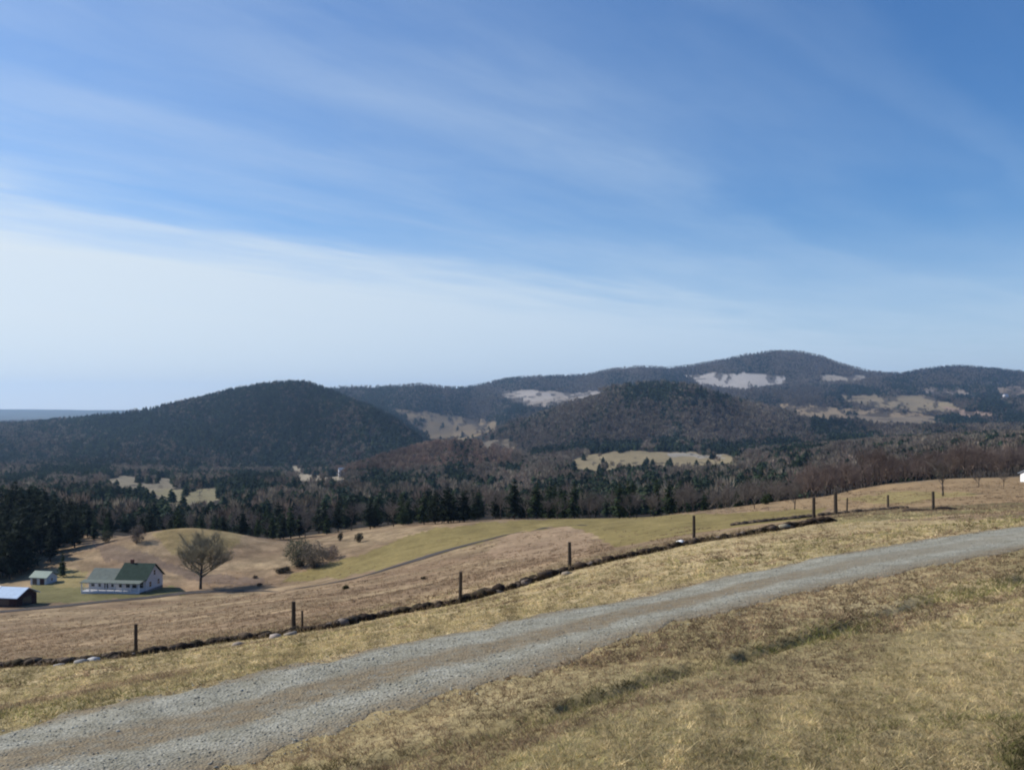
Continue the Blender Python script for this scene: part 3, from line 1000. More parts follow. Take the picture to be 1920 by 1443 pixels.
# dead grass and bramble tangled in the stones
tpc = [clump_tpl(16, 60 + k, 0.6, 0.6) for k in range(3)]
n2 = 1100
s2 = RNG.uniform(0, sl[-1], n2)
qx, qy = np.interp(s2, sl, wx), np.interp(s2, sl, wy) + RNG.normal(0, 0.22, n2)
v2, t2, c2 = instance_np(tpc, np.c_[qx, qy, ground(qx, qy)], RNG.uniform(0.2, 0.5, n2), RNG.uniform(0, 6.28, n2),
                         np.array([(.07, .05, .03), (.20, .15, .09), (.05, .04, .022)])[RNG.integers(0, 3, n2)], RNG.integers(0, 3, n2))
wallo = put('stone_wall', np_mesh('stone_wall', v, t, c), STONEV)
tag(wallo, 'long low tumbled wall of dark stones running along the fence below the road', 'stone wall')
put('dead_bramble', np_mesh('dead_bramble', v2, t2, c2), GRASS, wallo)

rocks = [
    (118, 1247, .17, (0.30, 0.28, 0.26), 'pale grey rock at the far left end of the tumbled wall', 0),
    (158, 1241, .19, (0.29, 0.28, 0.26), 'flat pale rock beside the biggest white rock at the left end of the wall', 1),
    (181, 1238, .22, (0.43, 0.42, 0.40), 'biggest white rock by the wall, left of the first fence post', 2),
    (452, 1208, .16, (0.26, 0.22, 0.18), 'small pinkish rock on the wall between the first two fence posts', 3),
    (520, 1194, .22, (0.33, 0.28, 0.24), 'long pale pink rock just left of the second fence post', 4),
    (548, 1190, .20, (0.29, 0.25, 0.20), 'pale rock lying at the foot of the second fence post', 5),
    (640, 1170, .20, (0.29, 0.25, 0.21), 'rounded tan rock right of the dark hollow in the wall', 0),
    (683, 1160, .22, (0.32, 0.28, 0.23), 'pale tan rock where the wall thins out, left of the third post', 1),
    (1062, 1076, .18, (0.30, 0.25, 0.19), 'light tan rock in front of the fourth fence post', 2),
    (1275, 1022, .24, (.88, .88, .86), 'bright white round rock just left of the fifth fence post', 3),
    (1468, 991, .24, (0.27, 0.24, 0.17), 'pale rock on the upper wall before the sixth fence post', 4),
]
PALE = {}
for a_, b_, s0, cc, lab, k in rocks:
    p = spot(a_, b_, 24, 80)
    vv, tt0 = tpa[k]
    me = np_mesh('pale_rock', vv * np.array([s0 * 1.15, s0, s0 * .85]), tt0, np.tile(np.array(cc), (len(vv), 1)))
    o = put('pale_rock', me, STONEV, None, (p.x, p.y - 0.24, float(ground(p.x, p.y - .18)) + s0 * (0.45 if s0 > .235 else 0.2)), random.uniform(0, 3))
    tag(o, lab, 'rock', 'pale rocks along the tumbled wall')
for a_, b_, s0, lab in ((1718, 961, .42, 'low dark boulder left of the lone right-hand post'), (1740, 961, .30, 'small dark boulder at the foot of the lone right-hand post'),
                        (1775, 958, .40, 'low dark boulder right of the lone right-hand post')):
    p = at(a_, 51)
    vv, tt0 = tp[int(a_) % 6]
    me = np_mesh('dark_boulder', vv * np.array([s0 * 1.5, s0, s0 * .7]), tt0, np.tile(np.array((.05, .035, .025)), (len(vv), 1)), True)
    tag(put('dark_boulder', me, STONEV, None, (p.x, p.y, p.z + s0 * 0.15), 0), lab, 'boulder', 'dark boulders on the crest at the right')

WOODP = simple('weathered_post', (.065, .052, .040), 0.9, 0.35, 9, 0.1)
WIRE = simple('rusty_wire', (.09, .06, .045), 0.6, 0.3, 5, 0.3, 0.6)


def post(px, y, hgt, r, lab, lean=0.0, name='fence_post'):
    p = at(px, y)
    e = empty(name, p)
    e.rotation_euler = (random.uniform(-.02, .02), lean, random.uniform(0, 3))
    mb = MB()
    for i in range(4):
        z0, z1 = -0.25 + i * (hgt + .25) / 4, -0.25 + (i + 1) * (hgt + .25) / 4
        mb.tube((0.006 * math.sin(i * 2.1), 0, z0), (0.006 * math.sin(i * 2.1 + 2.1), 0, z1), r * .8 * (1.06 - .04 * i), r * .8 * (1.02 - .04 * i), 9)
    mb.build('shaft', WOODP, e)
    r *= .8
    for zz_ in (0.42, 0.78):
        w = MB()
        for k in range(14):
            a0, a1 = 2 * math.pi * k / 14, 2 * math.pi * (k + 1) / 14
            w.tube(((r + .008) * math.cos(a0), (r + .008) * math.sin(a0), hgt * zz_), ((r + .008) * math.cos(a1), (r + .008) * math.sin(a1), hgt * zz_), .004, .004, 4)
        w.build('wire_loop', WIRE, e)
    tag(e, lab, 'fence post', 'fence posts along the tumbled wall')
    return e


post(255, 33.2, 1.12, .085, 'leftmost tall fence post, standing in the dark wall right of the white rocks', 0.01)
post(551, 33.2, 1.12, .10, 'thick fence post with a thin stake beside it, left of the dark hollow', -0.015)
post(567, 34.3, .72, .055, 'thin short stake just right of the thick second fence post', 0.03)
post(863, 32.3, 1.14, .085, 'dark fence post third from the left, below the bend of the farm lane', 0.0)
post(1068, 35.2, 1.12, .09, 'fence post fourth from the left, with a tan rock in front', 0.0)
post(1301, 38.3, 1.15, .085, 'fence post standing just right of the bright white round rock', -0.01)
post(1526, 44.3, 1.16, .105, 'fence post at the upper end of the tumbled wall', 0.0)
post(1567, 78, 2.0, .20, 'thick dark post of the farther fence, right of the upper wall end', 0.0)
post(1588, 80, 1.4, .09, 'thinner post right beside the thick dark post of the farther fence', 0.02)
post(1665, 92, 1.5, .14, 'small distant post where the farther wall fades out', 0.0)
post(1750, 51, 1.15, .10, 'lone post on the crest between the dark boulders at the right', 0.01)

# the farther line of stones right of the main wall
fx = [at(a_, y_) for a_, y_ in ((1370, 72), (1440, 74), (1500, 76), (1567, 79), (1640, 86), (1700, 92))]
n = 240
q_ = RNG.uniform(0, 5, n)
fx_a = np.interp(q_, range(6), [p.x for p in fx])
fy_a = np.interp(q_, range(6), [p.y for p in fx]) + RNG.normal(0, .3, n)
v, t, c = instance_np(tp, np.c_[fx_a, fy_a, ground(fx_a, fy_a) + .1], RNG.uniform(.14, .34, n), RNG.uniform(0, 6, n),
                      np.array([(.045, .035, .028), (.08, .06, .045), (.12, .09, .06)])[RNG.integers(0, 3, n)], RNG.integers(0, 6, n))
tag(put('stone_wall', np_mesh('stone_wall', v, t, c, True), STONEV), 'short distant line of dark stones beyond the upper end of the fence', 'stone wall')


# ------------------------------------------------------------------ trees
BARK = simple('bark', (.055, .046, .038), 0.95, 0.3, 4)
TWIG = attr_mat('twigs', 0.95, 0.2, 1.0, 0.25)
NEEDLE = attr_mat('needles', 0.85, 0.35, 0.7, 0.3)


def branch_tree(seed, height, spread, levels=4, kids=(7, 5, 5, 4), trunk_r=0.02, low=0.28, upward=0.55, twigw=1.0):
    """a bare tree as tapered three-sided branches; returns trunk and crown arrays"""
    rg = random.Random(seed)
    T0, T1 = MB(), MB()

    def tri(mb, p, q, r0, r1):
        d = (q - p)
        if d.length < 1e-6:
            return
        a_ = d.orthogonal().normalized()
        b_ = d.normalized().cross(a_)
        vs = []
        for c0, r in ((p, r0), (q, r1)):
            for i in range(3):
                tt = 2.094 * i
                vs.append(c0 + a_ * (r * math.cos(tt)) + b_ * (r * math.sin(tt)))
        mb.add(vs, [(0, 1, 4), (0, 4, 3), (1, 2, 5), (1, 5, 4), (2, 0, 3), (2, 3, 5)])

    def grow(p, d, ln, r, lev):
        mb = T0 if lev == 0 else T1
        segs = 4 if lev == 0 else (3 if lev < 3 else 1)
        pts = [p]
        dd = d.normalized()
        for s in range(segs):
            dd = (dd + Vector((rg.gauss(0, .12), rg.gauss(0, .12), rg.gauss(0.04, .06))) * (0.5 if lev == 0 else 1.4)).normalized()
            pts.append(pts[-1] + dd * (ln / segs))
        for s in range(segs):
            ra = r * (1 - 0.75 * s / segs)
            rb = r * (1 - 0.75 * (s + 1) / segs)
            if lev == 0:
                mb.tube(pts[s], pts[s + 1], ra, rb, 7)
            else:
                tri(mb, pts[s], pts[s + 1], ra, rb)
        if lev >= levels:
            return
        for k in range(kids[min(lev, len(kids) - 1)] + rg.randint(-1, 1)):
            t_ = rg.uniform(low if lev == 0 else 0.25, 1.0)
            i = min(int(t_ * segs), segs - 1)
            q = pts[i].lerp(pts[i + 1], t_ * segs - i)
            az = rg.uniform(0, 2 * math.pi)
            if lev == 0:
                nd = Vector((math.cos(az) * spread, math.sin(az) * spread, upward + 0.5 * t_))
                l2 = ln * (0.52 + 0.25 * rg.random()) * (1.15 - 0.45 * t_)
            else:
                nd = (dd * 0.9 + Vector((math.cos(az), math.sin(az), rg.uniform(-.35, .8))) * 0.85)
                l2 = ln * rg.uniform(0.4, 0.68)
            grow(q, nd, l2, max(r * (0.5 if lev == 0 else 0.5), 0.0022 * height * 0.5 * twigw), lev + 1)

    grow(Vector((0, 0, -0.03 * height)), Vector((0, 0, 1)), height * 0.62, trunk_r * height, 0)
    return T0, T1


def mb_arrays(mb):
    v_ = np.array(mb.v)
    f_ = []
    for f in mb.f:
        for i in range(1, len(f) - 1):
            f_.append((f[0], f[i], f[i + 1]))
    return v_, np.array(f_)


def conifer_arrays(seed, whorls=15, per=8, height=1.0, rad=0.26, base=0.14, frond=5):
    rg = np.random.default_rng(seed)
    vs, cs = [], []
    lop = rg.normal(0, 0.12, 2)
    for w_ in range(whorls):
        f = (w_ + rg.uniform(-.3, .3)) / whorls
        z = base + (1 - base) * f
        rr = rad * (max(0.0, 1 - max(f, 0.0) ** 1.6) ** 0.8) * rg.uniform(0.65, 1.15) * (0.75 + 0.25 * min(1, f * 6)) + 0.018
        nb = max(3, int(per * (1 - 0.45 * f)))
        a0 = rg.uniform(0, 6.28)
        for b_ in range(nb):
            if rg.random() < 0.10:
                continue
            a_ = a0 + 6.283 * b_ / nb + rg.normal(0, .22)
            L_ = rr * rg.uniform(0.6, 1.18) * (1 + lop[0] * math.cos(a_) + lop[1] * math.sin(a_))
            dz = rg.uniform(-.22, .12) * L_
            ca, sa = math.cos(a_), math.sin(a_)
            shade = rg.uniform(0.6, 1.35)
            for k in range(frond):
                u0 = (k + 0.2) / frond
                cxp, cyp, czp = ca * L_ * u0, sa * L_ * u0, z + dz * u0
                w2 = L_ * (0.36 - 0.20 * u0) * rg.uniform(0.7, 1.4) + 0.008
                for q in range(2):
                    aa = rg.uniform(0, 6.28)
                    dx, dy, dz2 = math.cos(aa) * w2, math.sin(aa) * w2, rg.normal(0, .45) * w2
                    ex, ey = -math.sin(aa) * w2 * .7, math.cos(aa) * w2 * .7
                    vs += [(cxp - dx, cyp - dy, czp - dz2 - 0.01), (cxp + dx * .8, cyp + dy * .8, czp + dz2), (cxp + ex, cyp + ey, czp + rg.normal(0.01, .4) * w2)]
                    cs += [shade * rg.uniform(0.75, 1.25)] * 3
    for k in range(5):   # leader
        a_ = rg.uniform(0, 6.28)
        vs += [(.012 * math.cos(a_), .012 * math.sin(a_), .94), (-.012 * math.cos(a_), -.012 * math.sin(a_), .94), (0.0, 0.0, 1.02)]
        cs += [1.1] * 3
    v_ = np.array(vs) * height
    return v_, np.arange(len(v_)).reshape(-1, 3), np.array(cs)


def link_tree(name, parts_, loc, rz, sc, lab, cat, grp):
    e = empty(name, loc, rz, sc)
    for nm, me in parts_:
        o = bpy.data.objects.new(nm, me)
        o.parent = e
        C.objects.link(o)
    tag(e, lab, cat, grp)
    return e


def conifer_proto(seed, colr, **kw):
    v_, t_, s_ = conifer_arrays(seed, **kw)
    crown = np_mesh('crown', v_, t_, np.array(colr)[None] * s_[:, None])
    crown.materials.append(NEEDLE)
    mb = MB()
    mb.tube((0, 0, -.06), (0.005, 0, .5), .018, .011, 7)
    mb.tube((0.005, 0, .5), (0, 0, .96), .011, .002, 7)
    tr = mb.mesh('trunk', True)
    tr.materials.append(BARK)
    return [('trunk', tr), ('crown', crown)]


def bare_proto(seed, colr, **kw):
    T0, T1 = branch_tree(seed, 1.0, **kw)
    v0, f0 = mb_arrays(T0)
    v1, f1_ = mb_arrays(T1)
    rg = np.random.default_rng(seed)
    shade = np.repeat(rg.uniform(0.7, 1.3, len(v1) // 6 + 1), 6)[:len(v1)]
    crown = np_mesh('crown', v1, f1_, np.array(colr)[None] * shade[:, None])
    crown.materials.append(TWIG)
    tr = T0.mesh('trunk', True)
    tr.materials.append(BARK)
    return [('trunk', tr), ('crown', crown)]


DARKG = (.030, .041, .026)
MIDG = (.050, .072, .034)
CON_D = [conifer_proto(100 + k, DARKG, rad=0.24 + 0.03 * k) for k in range(4)]
CON_G = [conifer_proto(120 + k, MIDG, rad=0.24 + 0.03 * k, base=0.10) for k in range(3)]
GREYT, BRWT = (.21, .18, .155), (.205, .160, .138)
BARE_G = [bare_proto(140 + k, GREYT, spread=0.75, upward=0.65, levels=4, kids=(9, 5, 5, 4), twigw=1.7) for k in range(3)]
BARE_B = [bare_proto(150 + k, BRWT, spread=0.7, upward=0.75, levels=4, kids=(9, 5, 5, 4), twigw=1.9) for k in range(3)]

# the wood along the far edge of the fields; the nearest trees one by one
EDGE = [(160, 262), (200, 268), (270, 262), (300, 278), (370, 285), (440, 276), (490, 262), (540, 276), (640, 290), (720, 278), (800, 258), (960, 256), (1200, 252), (1400, 246), (1480, 250)]


def edge_y(px):
    return float(np.interp(px, [e[0] for e in EDGE], [e[1] for e in EDGE]))


rt = random.Random(5)
placed = []


def free(p, d):
    for q in placed:
        if (q[0] - p.x) ** 2 + (q[1] - p.y) ** 2 < d * d:
            return False
    placed.append((p.x, p.y))
    return True


ncon = nbare = 0
tries = 0
while ncon < 195 and tries < 6000:
    tries += 1
    px = rt.uniform(165, 1460)
    back = rt.random() ** 1.4
    y = edge_y(px) + 2 + back * 125
    if px > 1180 and y < 300 and rt.random() < 0.75:
        continue
    p = at(px, y)
    if not free(p, 4.2):
        continue
    gr = rt.random() < (0.75 if px > 950 else 0.3)
    pr = rt.choice(CON_G if gr else CON_D)
    hh = rt.uniform(6.0, 12.0)
    if px < 480:
        hh = rt.uniform(6.0, 10.5)
    if px > 1000:
        hh *= 1.12
    row = 'front row' if y < edge_y(px) + 32 else ('middle' if y < edge_y(px) + 75 else 'rear')
    for lim, wh in ((300, 'behind the farmhouse'), (450, 'behind the olive mound'), (620, 'behind the large hollow shrub'), (800, 'above the brown slope'),
                    (960, 'behind the left end of the olive field'), (1120, 'behind the middle of the olive field'), (1300, 'behind the grey bare trees'), (9999, 'left of the tan field')):
        if px < lim:
            break
    lab = '%s conifer, %s of the wood %s' % ('green' if gr else 'dark', row, wh)
    grp = lab.replace('conifer', 'conifers')
    link_tree('conifer', pr, (p.x, p.y, p.z), rt.uniform(0, 6.28), (hh * rt.uniform(.9, 1.2), hh * rt.uniform(.9, 1.2), hh), lab, 'conifer', grp)
    ncon += 1
# the dark stand at the left
k = 0
tries = 0
while k < 95 and tries < 6000:
    tries += 1
    px = rt.uniform(-140, 170)
    y = rt.uniform(222, 330) if px < 60 else rt.uniform(226 + (px - 60) * 0.3, 330)
    p = at(px, y)
    if not free(p, 3.2):
        continue
    hh = rt.uniform(10, 15) * float(np.interp(px, [-100, 0, 80, 170], [1.25, 1.15, .95, .72]))
    link_tree('conifer', rt.choice(CON_D), (p.x, p.y, p.z), rt.uniform(0, 6.28), (hh * rt.uniform(1, 1.3), hh * rt.uniform(1, 1.3), hh),
              'dark conifer at the %s of the shaded stand %s' % (('front', 'rear')[y > 268], ('at the left edge', 'behind the barn', 'behind the small shed', 'sloping down to the hollow')[int(np.clip((px + 45) // 50, 0, 3))]),
              'conifer', 'conifers of the dark stand %s %d' % (('front', 'rear')[y > 268], int(np.clip((px + 45) // 50, 0, 3))))
    k += 1
p = at(118, 219)
link_tree('conifer', CON_G[0], (p.x, p.y, p.z), 1.0, (5, 5, 6.2), 'small yellowish green conifer alone beside the green-roofed shed', 'conifer', None)
# grey bare trees in front of the wood, brown bare grove at the right
tries = 0
nb = 0
while nb < 125 and tries < 5000:
    tries += 1
    px = rt.choice([rt.uniform(1180, 1500), rt.uniform(600, 1500), rt.uniform(560, 1180), rt.uniform(170, 620)])
    y = edge_y(px) + (rt.uniform(-3, 40) if px > 1180 else rt.uniform(2, 120))
    p = at(px, y)
    if not free(p, 3.6):
        continue
    hh = rt.uniform(6.5, 10.5)
    if px > 1180:
        w3 = ('behind the bright white rock', 'behind the fifth fence post', 'nearest the tan field')[int(np.clip((px - 1180) // 110, 0, 2))]
        lab = 'pale grey bare tree before the green conifers, %s' % w3
        grp = 'grey bare trees ' + w3
    else:
        w3 = 'behind the farmhouse' if px < 300 else 'behind the olive mound' if px < 450 else 'behind the large hollow shrub' if px < 640 else 'above the brown slope' if px < 800 else 'behind the left of the olive field' if px < 1000 else 'behind the middle of the olive field'
        lab = 'bare grey tree scattered among the dark conifers %s' % w3
        grp = 'bare trees among conifers ' + w3
    link_tree('bare_tree', rt.choice(BARE_G), (p.x, p.y, p.z), rt.uniform(0, 6.28), (hh * 1.1, hh * 1.1, hh), lab, 'bare tree', grp)
    nb += 1
tries = 0
nb = 0
while nb < 150 and tries < 8000:
    tries += 1
    px = rt.uniform(1500, 2020)
    y = rt.uniform(238, 345)
    p = at(px, y)
    if px > 1850 and y < 262:
        continue
    if not free(p, 3.3):
        continue
    hh = rt.uniform(7, 11.5)
    if px > 1850:
        lab, grp = 'bare tree of the dark thicket behind the white building at the right edge', 'bare trees behind the white building'
    else:
        w3 = 'above the thick distant post' if px < 1610 else 'above the small distant post' if px < 1710 else 'behind the wide pale bare tree' if px < 1800 else 'right of the wide pale bare tree'
        row = 'front' if y < 285 else 'back'
        lab = 'reddish bare tree in the %s of the grove %s' % (row, w3)
        grp = 'reddish grove %s %s' % (row, w3)
    link_tree('bare_tree', rt.choice(BARE_B), (p.x, p.y, p.z), rt.uniform(0, 6.28), (hh * 1.1, hh * 1.1, hh), lab, 'bare tree', grp)
    nb += 1
for px, y, hh, sc, lab in (
        (1768, 150, 7.2, 1.2, 'wide pale bare tree standing in front of the reddish grove, above the lone post'),
        (1490, 150, 5.6, 1.0, 'small bare tree in the tan field left of the thick distant post'),
        (1415, 165, 4.8, 1.0, 'stunted bare tree at the left end of the tan field'),
        (1835, 190, 4.2, 1.0, 'low bare tree left of the white building at the right edge'),
        (1882, 185, 3.6, 1.2, 'low spreading bare tree nearest the white building')):
    p = at(px, y)
    link_tree('bare_tree', BARE_G[int(px) % 3], (p.x, p.y, p.z), rt.uniform(0, 6.28), (hh * sc, hh * sc, hh), lab, 'bare tree', None)

# the big round tree by the farmhouse
T0, T1 = branch_tree(923, 12.8, 1.15, 5, (22, 7, 5, 5, 4), 0.027, 0.22, 0.36, 0.40)
p = spot(376, 1104, 100)
e = empty('bare_tree', p, 0.9, (1.06, 1.06, 1.10))
v1, f1_ = mb_arrays(T1)
rz_ = np.clip(v1[:, 2] / 13.0, 0, 1)
cm = np_mesh('crown', v1, f1_, np.array((.33, .295, .205))[None] * np.repeat(RNG.uniform(.7, 1.3, len(v1) // 6 + 1), 6)[:len(v1), None])
put('trunk', T0.mesh('trunk', True), BARK, e)
put('crown', cm, TWIG, e)
tag(e, 'large lone bare tree with a wide round crown right of the white farmhouse', 'bare tree')


def bush(px, py, w_, h_, n_, colr, lab, name='shrub', bare=True):
    p = spot(px, py, 100)
    e = empty(name, p)
    rg = np.random.default_rng(int(px))
    mb = MB()
    st_ = []
    for k in range(n_ // 14):
        a_ = rg.uniform(0, 6.28)
        r_ = w_ / 2 * math.sqrt(rg.random()) * 0.9
        q = Vector((r_ * math.cos(a_), r_ * math.sin(a_), h_ * rg.uniform(.5, .95) * (1 - .45 * (2 * r_ / w_) ** 2)))
        mb.tube((q.x * .25, q.y * .25, -.1), tuple(q), .035, .008, 3)
    mb.build('stems', BARK, e)
    vs, cs = [], []
    for k in range(n_ * 3):
        d = rg.normal(0, 1, 3)
        d /= np.linalg.norm(d)
        r_ = rg.random() ** 0.4
        c0 = np.array([d[0] * w_ / 2 * r_, d[1] * w_ / 2 * r_, h_ * 0.52 + d[2] * h_ * 0.48 * r_])
        c0 += 0.06 * w_ * np.array([math.sin(c0[1] * 3), math.cos(c0[2] * 2.3), math.sin(c0[0] * 2)])
        c0[2] = max(c0[2], 0.05)
        s0 = rg.uniform(.06, .17)
        for i in range(3):
            vs.append(tuple(c0 + rg.normal(0, s0, 3)))
        cs += [rg.uniform(.6, 1.35)] * 3
    vv = np.array(vs)
    put('foliage', np_mesh('foliage', vv, np.arange(len(vv)).reshape(-1, 3), np.array(colr)[None] * 1.5 * np.array(cs)[:, None]), TWIG, e)
    tag(e, lab, 'shrub')
    return e


bush(562, 1062, 7.6, 6.8, 1500, (.080, .082, .052), 'large rounded olive shrub in the brown hollow')
bush(590, 1064, 7.0, 6.2, 1000, (.115, .098, .075), 'brownish shrub grown against the large olive shrub in the hollow')
bush(618, 1048, 5.5, 3.2, 500, (.13, .10, .08), 'low greyish thicket right of the two large hollow shrubs')
bush(638, 1014, 1.6, 2.4, 160, (.07, .06, .04), 'narrow small shrub high on the brown slope')
bush(673, 1016, 2.3, 2.6, 260, (.05, .045, .03), 'small round dark shrub below the conifer wood')
bush(531, 1074, 3.8, 1.3, 320, (.030, .026, .020), 'low dark bramble patch at the end of the farm lane')
bush(478, 1084, 1.0, .6, 60, (.08, .06, .045), 'tiny brown bush left of the low dark bramble')
bush(486, 1098, 1.1, .6, 60, (.08, .06, .045), 'tiny brown bush beside the farm lane')
bush(200, 1016, 3.0, 3.2, 300, (.05, .05, .03), 'dark green shrub on the hollow rim behind the farmhouse')
bush(258, 1018, 4.5, 5.0, 500, (.085, .07, .06), 'grey brown shrub in the dip left of the olive mound')
bush(1437, 945, 2.2, 1.9, 260, (.035, .045, .02), 'small round evergreen shrub in the tan field at the right')
bush(795, 1117, 0.35, 0.3, 30, (.04, .035, .02), 'single dark weed standing in the pasture left of the third post')
bush(648, 1104, .7, 0.4, 40, (.045, .045, .02), 'dark weed clump just below the farm lane')

# ------------------------------------------------------------------ the far woods, one mass
def far_con(seed, n_):
    """ragged little conifer: jittered triangles in a cone"""
    rg = np.random.default_rng(seed)
    vs, cs = [], []
    for k in range(n_):
        f = (k + rg.random()) / n_
        z = 0.02 + 0.86 * f
        r_ = 0.33 * max(0.0, 1 - f ** 1.9) ** 0.7 + 0.03
        a_ = rg.uniform(0, 6.28)
        wd = r_ * 0.9
        c0 = np.array([math.cos(a_) * r_ * .55, math.sin(a_) * r_ * .55, z])
        tx = np.array([-math.sin(a_), math.cos(a_), 0]) * wd
        vs += [tuple(c0 - tx + rg.normal(0, .02, 3)), tuple(c0 + tx + rg.normal(0, .02, 3)), tuple(c0 * [.4, .4, 1] + [0, 0, .16 * (1.1 - f) + .04])]
        cs += [rg.uniform(.7, 1.3)] * 3
    return np.array(vs), np.arange(3 * n_).reshape(-1, 3), np.array(cs)


def far_bare(seed, n_, thin=0.10):
    """haze of twigs: thin triangles through a rounded crown, over a stem"""
    rg = np.random.default_rng(seed)
    vs, cs = [], []
    for k in range(n_):
        d = rg.normal(0, 1, 3)
        d /= np.linalg.norm(d)
        r_ = rg.random() ** .45
        c0 = np.array([d[0] * .30 * r_, d[1] * .30 * r_, .60 + d[2] * .36 * r_])
        out = c0 - np.array([0, 0, .25])
        out /= np.linalg.norm(out)
        sd_ = np.cross(out, rg.normal(0, 1, 3))
        sd_ /= np.linalg.norm(sd_)
        vs += [tuple(c0 - sd_ * thin), tuple(c0 + sd_ * thin), tuple(c0 + out * .26)]
        cs += [rg.uniform(.7, 1.3)] * 3
    vs += [(-.02, 0, 0), (.02, 0, 0), (0, 0, .7)]
    cs += [.7] * 3
    return np.array(vs), np.arange(len(vs)).reshape(-1, 3), np.array(cs)


def scatter(name, label, y0, y1, dens_screen, plan_area, con_t, bare_t, seed, hrange, xpad=0.16):
    rg = np.random.default_rng(seed)
    i0, i1 = np.searchsorted(RR, y0 * 0.98), np.searchsorted(RR, y1 * 1.25)
    i1 = min(i1, NR - 2)
    jj = np.nonzero(np.abs(np.tan(TH)) < 0.577 + xpad)[0]
    j0, j1 = jj[0], jj[-1] - 1
    sl_ = (slice(i0, i1), slice(j0, j1))
    Yg = GY[sl_]
    py0, py1 = GPY[sl_], GPY[i0 + 1:i1 + 1, j0:j1]
    dpx = GPX[i0:i1, j0 + 1:j1 + 1] - GPX[sl_]
    dA = np.clip(py0 - py1, 0, 50) * dpx
    marg = 16.0 / np.maximum(Yg, 1)
    prev = RUN[i0 - 1:i1 - 1, j0:j1]
    vis = ELEV[sl_] > prev - marg
    area = RG[sl_] ** 2 * (np.log(RR[1:] / RR[:-1])[i0:i1, None]) * (TH[j0 + 1:j1 + 1] - TH[j0:j1])[None]
    w_ = dA * dens_screen * (Yg ** 2) * 8e-9 + area / plan_area
    w_ = np.where(vis & ~FIELD[sl_] & (Yg > y0) & (Yg < y1), w_, 0)
    # woods thin out and thicken
    w_ *= np.clip(0.9 + 1.6 * fbm(TT[sl_] * 45, LR[sl_] * 9, seed + 2, 3), .15, 2)
    tot = w_.sum()
    # no tall trees right in front of a clearing that lies open to view
    for poly, c, f0, f1_ in CLEAR:
        pyt = GPY[sl_] - 8.0 * F / np.maximum(Yg, 1)
        xs_, ys_ = [q[0] for q in poly], [q[1] for q in poly]
        bb = (GPX[sl_] > min(xs_)) & (GPX[sl_] < max(xs_)) & (pyt > min(ys_)) & (pyt < max(ys_)) & (Yg < f1_)
        ix = np.nonzero(bb)
        mm = inside(GPX[sl_][ix], pyt[ix], poly)
        w_[(ix[0][mm], ix[1][mm])] *= 0.10
    tot = w_.sum()
    n_ = int(tot)
    cdf = np.cumsum(w_.ravel())
    k_ = np.searchsorted(cdf, rg.random(n_) * cdf[-1])
    a_, b_ = np.unravel_index(k_, w_.shape)
    rr_ = RR[a_ + i0] * (RR[a_ + i0 + 1] / RR[a_ + i0]) ** rg.random(n_)
    tt_ = TH[b_ + j0] + (TH[b_ + j0 + 1] - TH[b_ + j0]) * rg.random(n_)
    x_, y_ = rr_ * np.sin(tt_), rr_ * np.cos(tt_)
    z_ = ground(x_, y_)
    px_, pyy = CX + F * x_ / y_, HY - F * z_ / y_
    # share of conifers
    cl = fbm(tt_ * 34, np.log(rr_) * 6, 303, 4)
    pc = 0.50 + 4.2 * cl
    lefthill = (px_ < 830) & (y_ > 1500)
    pc = np.where(lefthill, 0.86 + 1.3 * cl, pc)
    # the middle hill is mostly bare with a dark cap
    pc = np.where((px_ < 520) & (y_ < 1500), 0.74 + 2.0 * cl, pc)
    midhill = (px_ > 900) & (px_ < 1520) & (y_ > 1750) & (y_ < 2600)
    cap = np.exp(-(((px_ - 1225) / 60) ** 2 + ((pyy - 740) / 26) ** 2)) + np.exp(-(((px_ - 1370) / 60) ** 2 + ((pyy - 745) / 12) ** 2))
    pc = np.where(midhill, 0.13 + 1.3 * cl + 0.8 * cap, pc)
    mound = (px_ > 630) & (px_ < 960) & (y_ > 1050) & (y_ < 1560)
    pc = np.where(mound, 0.08 + 0.9 * cl, pc)
    back = (y_ > 4300)
    pc = np.where(back, 0.36 + 2.0 * cl, pc)
    rgt = (px_ > 1480) & (y_ < 560)
    pc = np.where(rgt, 0.25 + 1.3 * cl, pc)
    lowgreen = (px_ > 1000) & (px_ < 1480) & (y_ < 700)
    pc = np.where(lowgreen, 0.75, pc)
    con = rg.random(n_) < pc
    hh_ = rg.uniform(hrange[0], hrange[1], n_) * np.where(con, 1.05, 0.92)
    nc, nb_ = len(con_t), len(bare_t)
    which = np.where(con, rg.integers(0, nc, n_), nc + rg.integers(0, nb_, n_))
    cd = np.array([(.029, .042, .027), (.039, .055, .031), (.022, .034, .025)])[rg.integers(0, 3, n_)]
    cb = np.array([(.112, .094, .071), (.132, .112, .083), (.094, .077, .060), (.110, .084, .066)])[rg.integers(0, 4, n_)]
    cb = np.where(mound[:, None], cb * np.array([1.03, .88, .84]), cb)
    cc_ = np.where(con[:, None], cd, cb) * rg.uniform(.75, 1.3, n_)[:, None]
    tone = 1 + 1.1 * fbm(tt_ * 22, np.log(rr_) * 4, 311, 4)
    cc_ *= (tone * np.where(con, 1.0, np.where(px_ > 880, 1.35, 1.1)) * np.where(midhill | mound, 1.15, 1.0) * np.where(y_ < 1500, 1.3, 1.0))[:, None]
    v_, t_, c_ = instance_np(con_t + bare_t, np.c_[x_, y_, z_], hh_, rg.uniform(0, 6.28, n_), cc_, which)
    o = put(name, np_mesh(name, v_, t_, c_), NEEDLE)
    tag(o, label, 'woodland', kind='stuff')
    print(name, n_, 'trees', len(t_), 'tris')
    return o


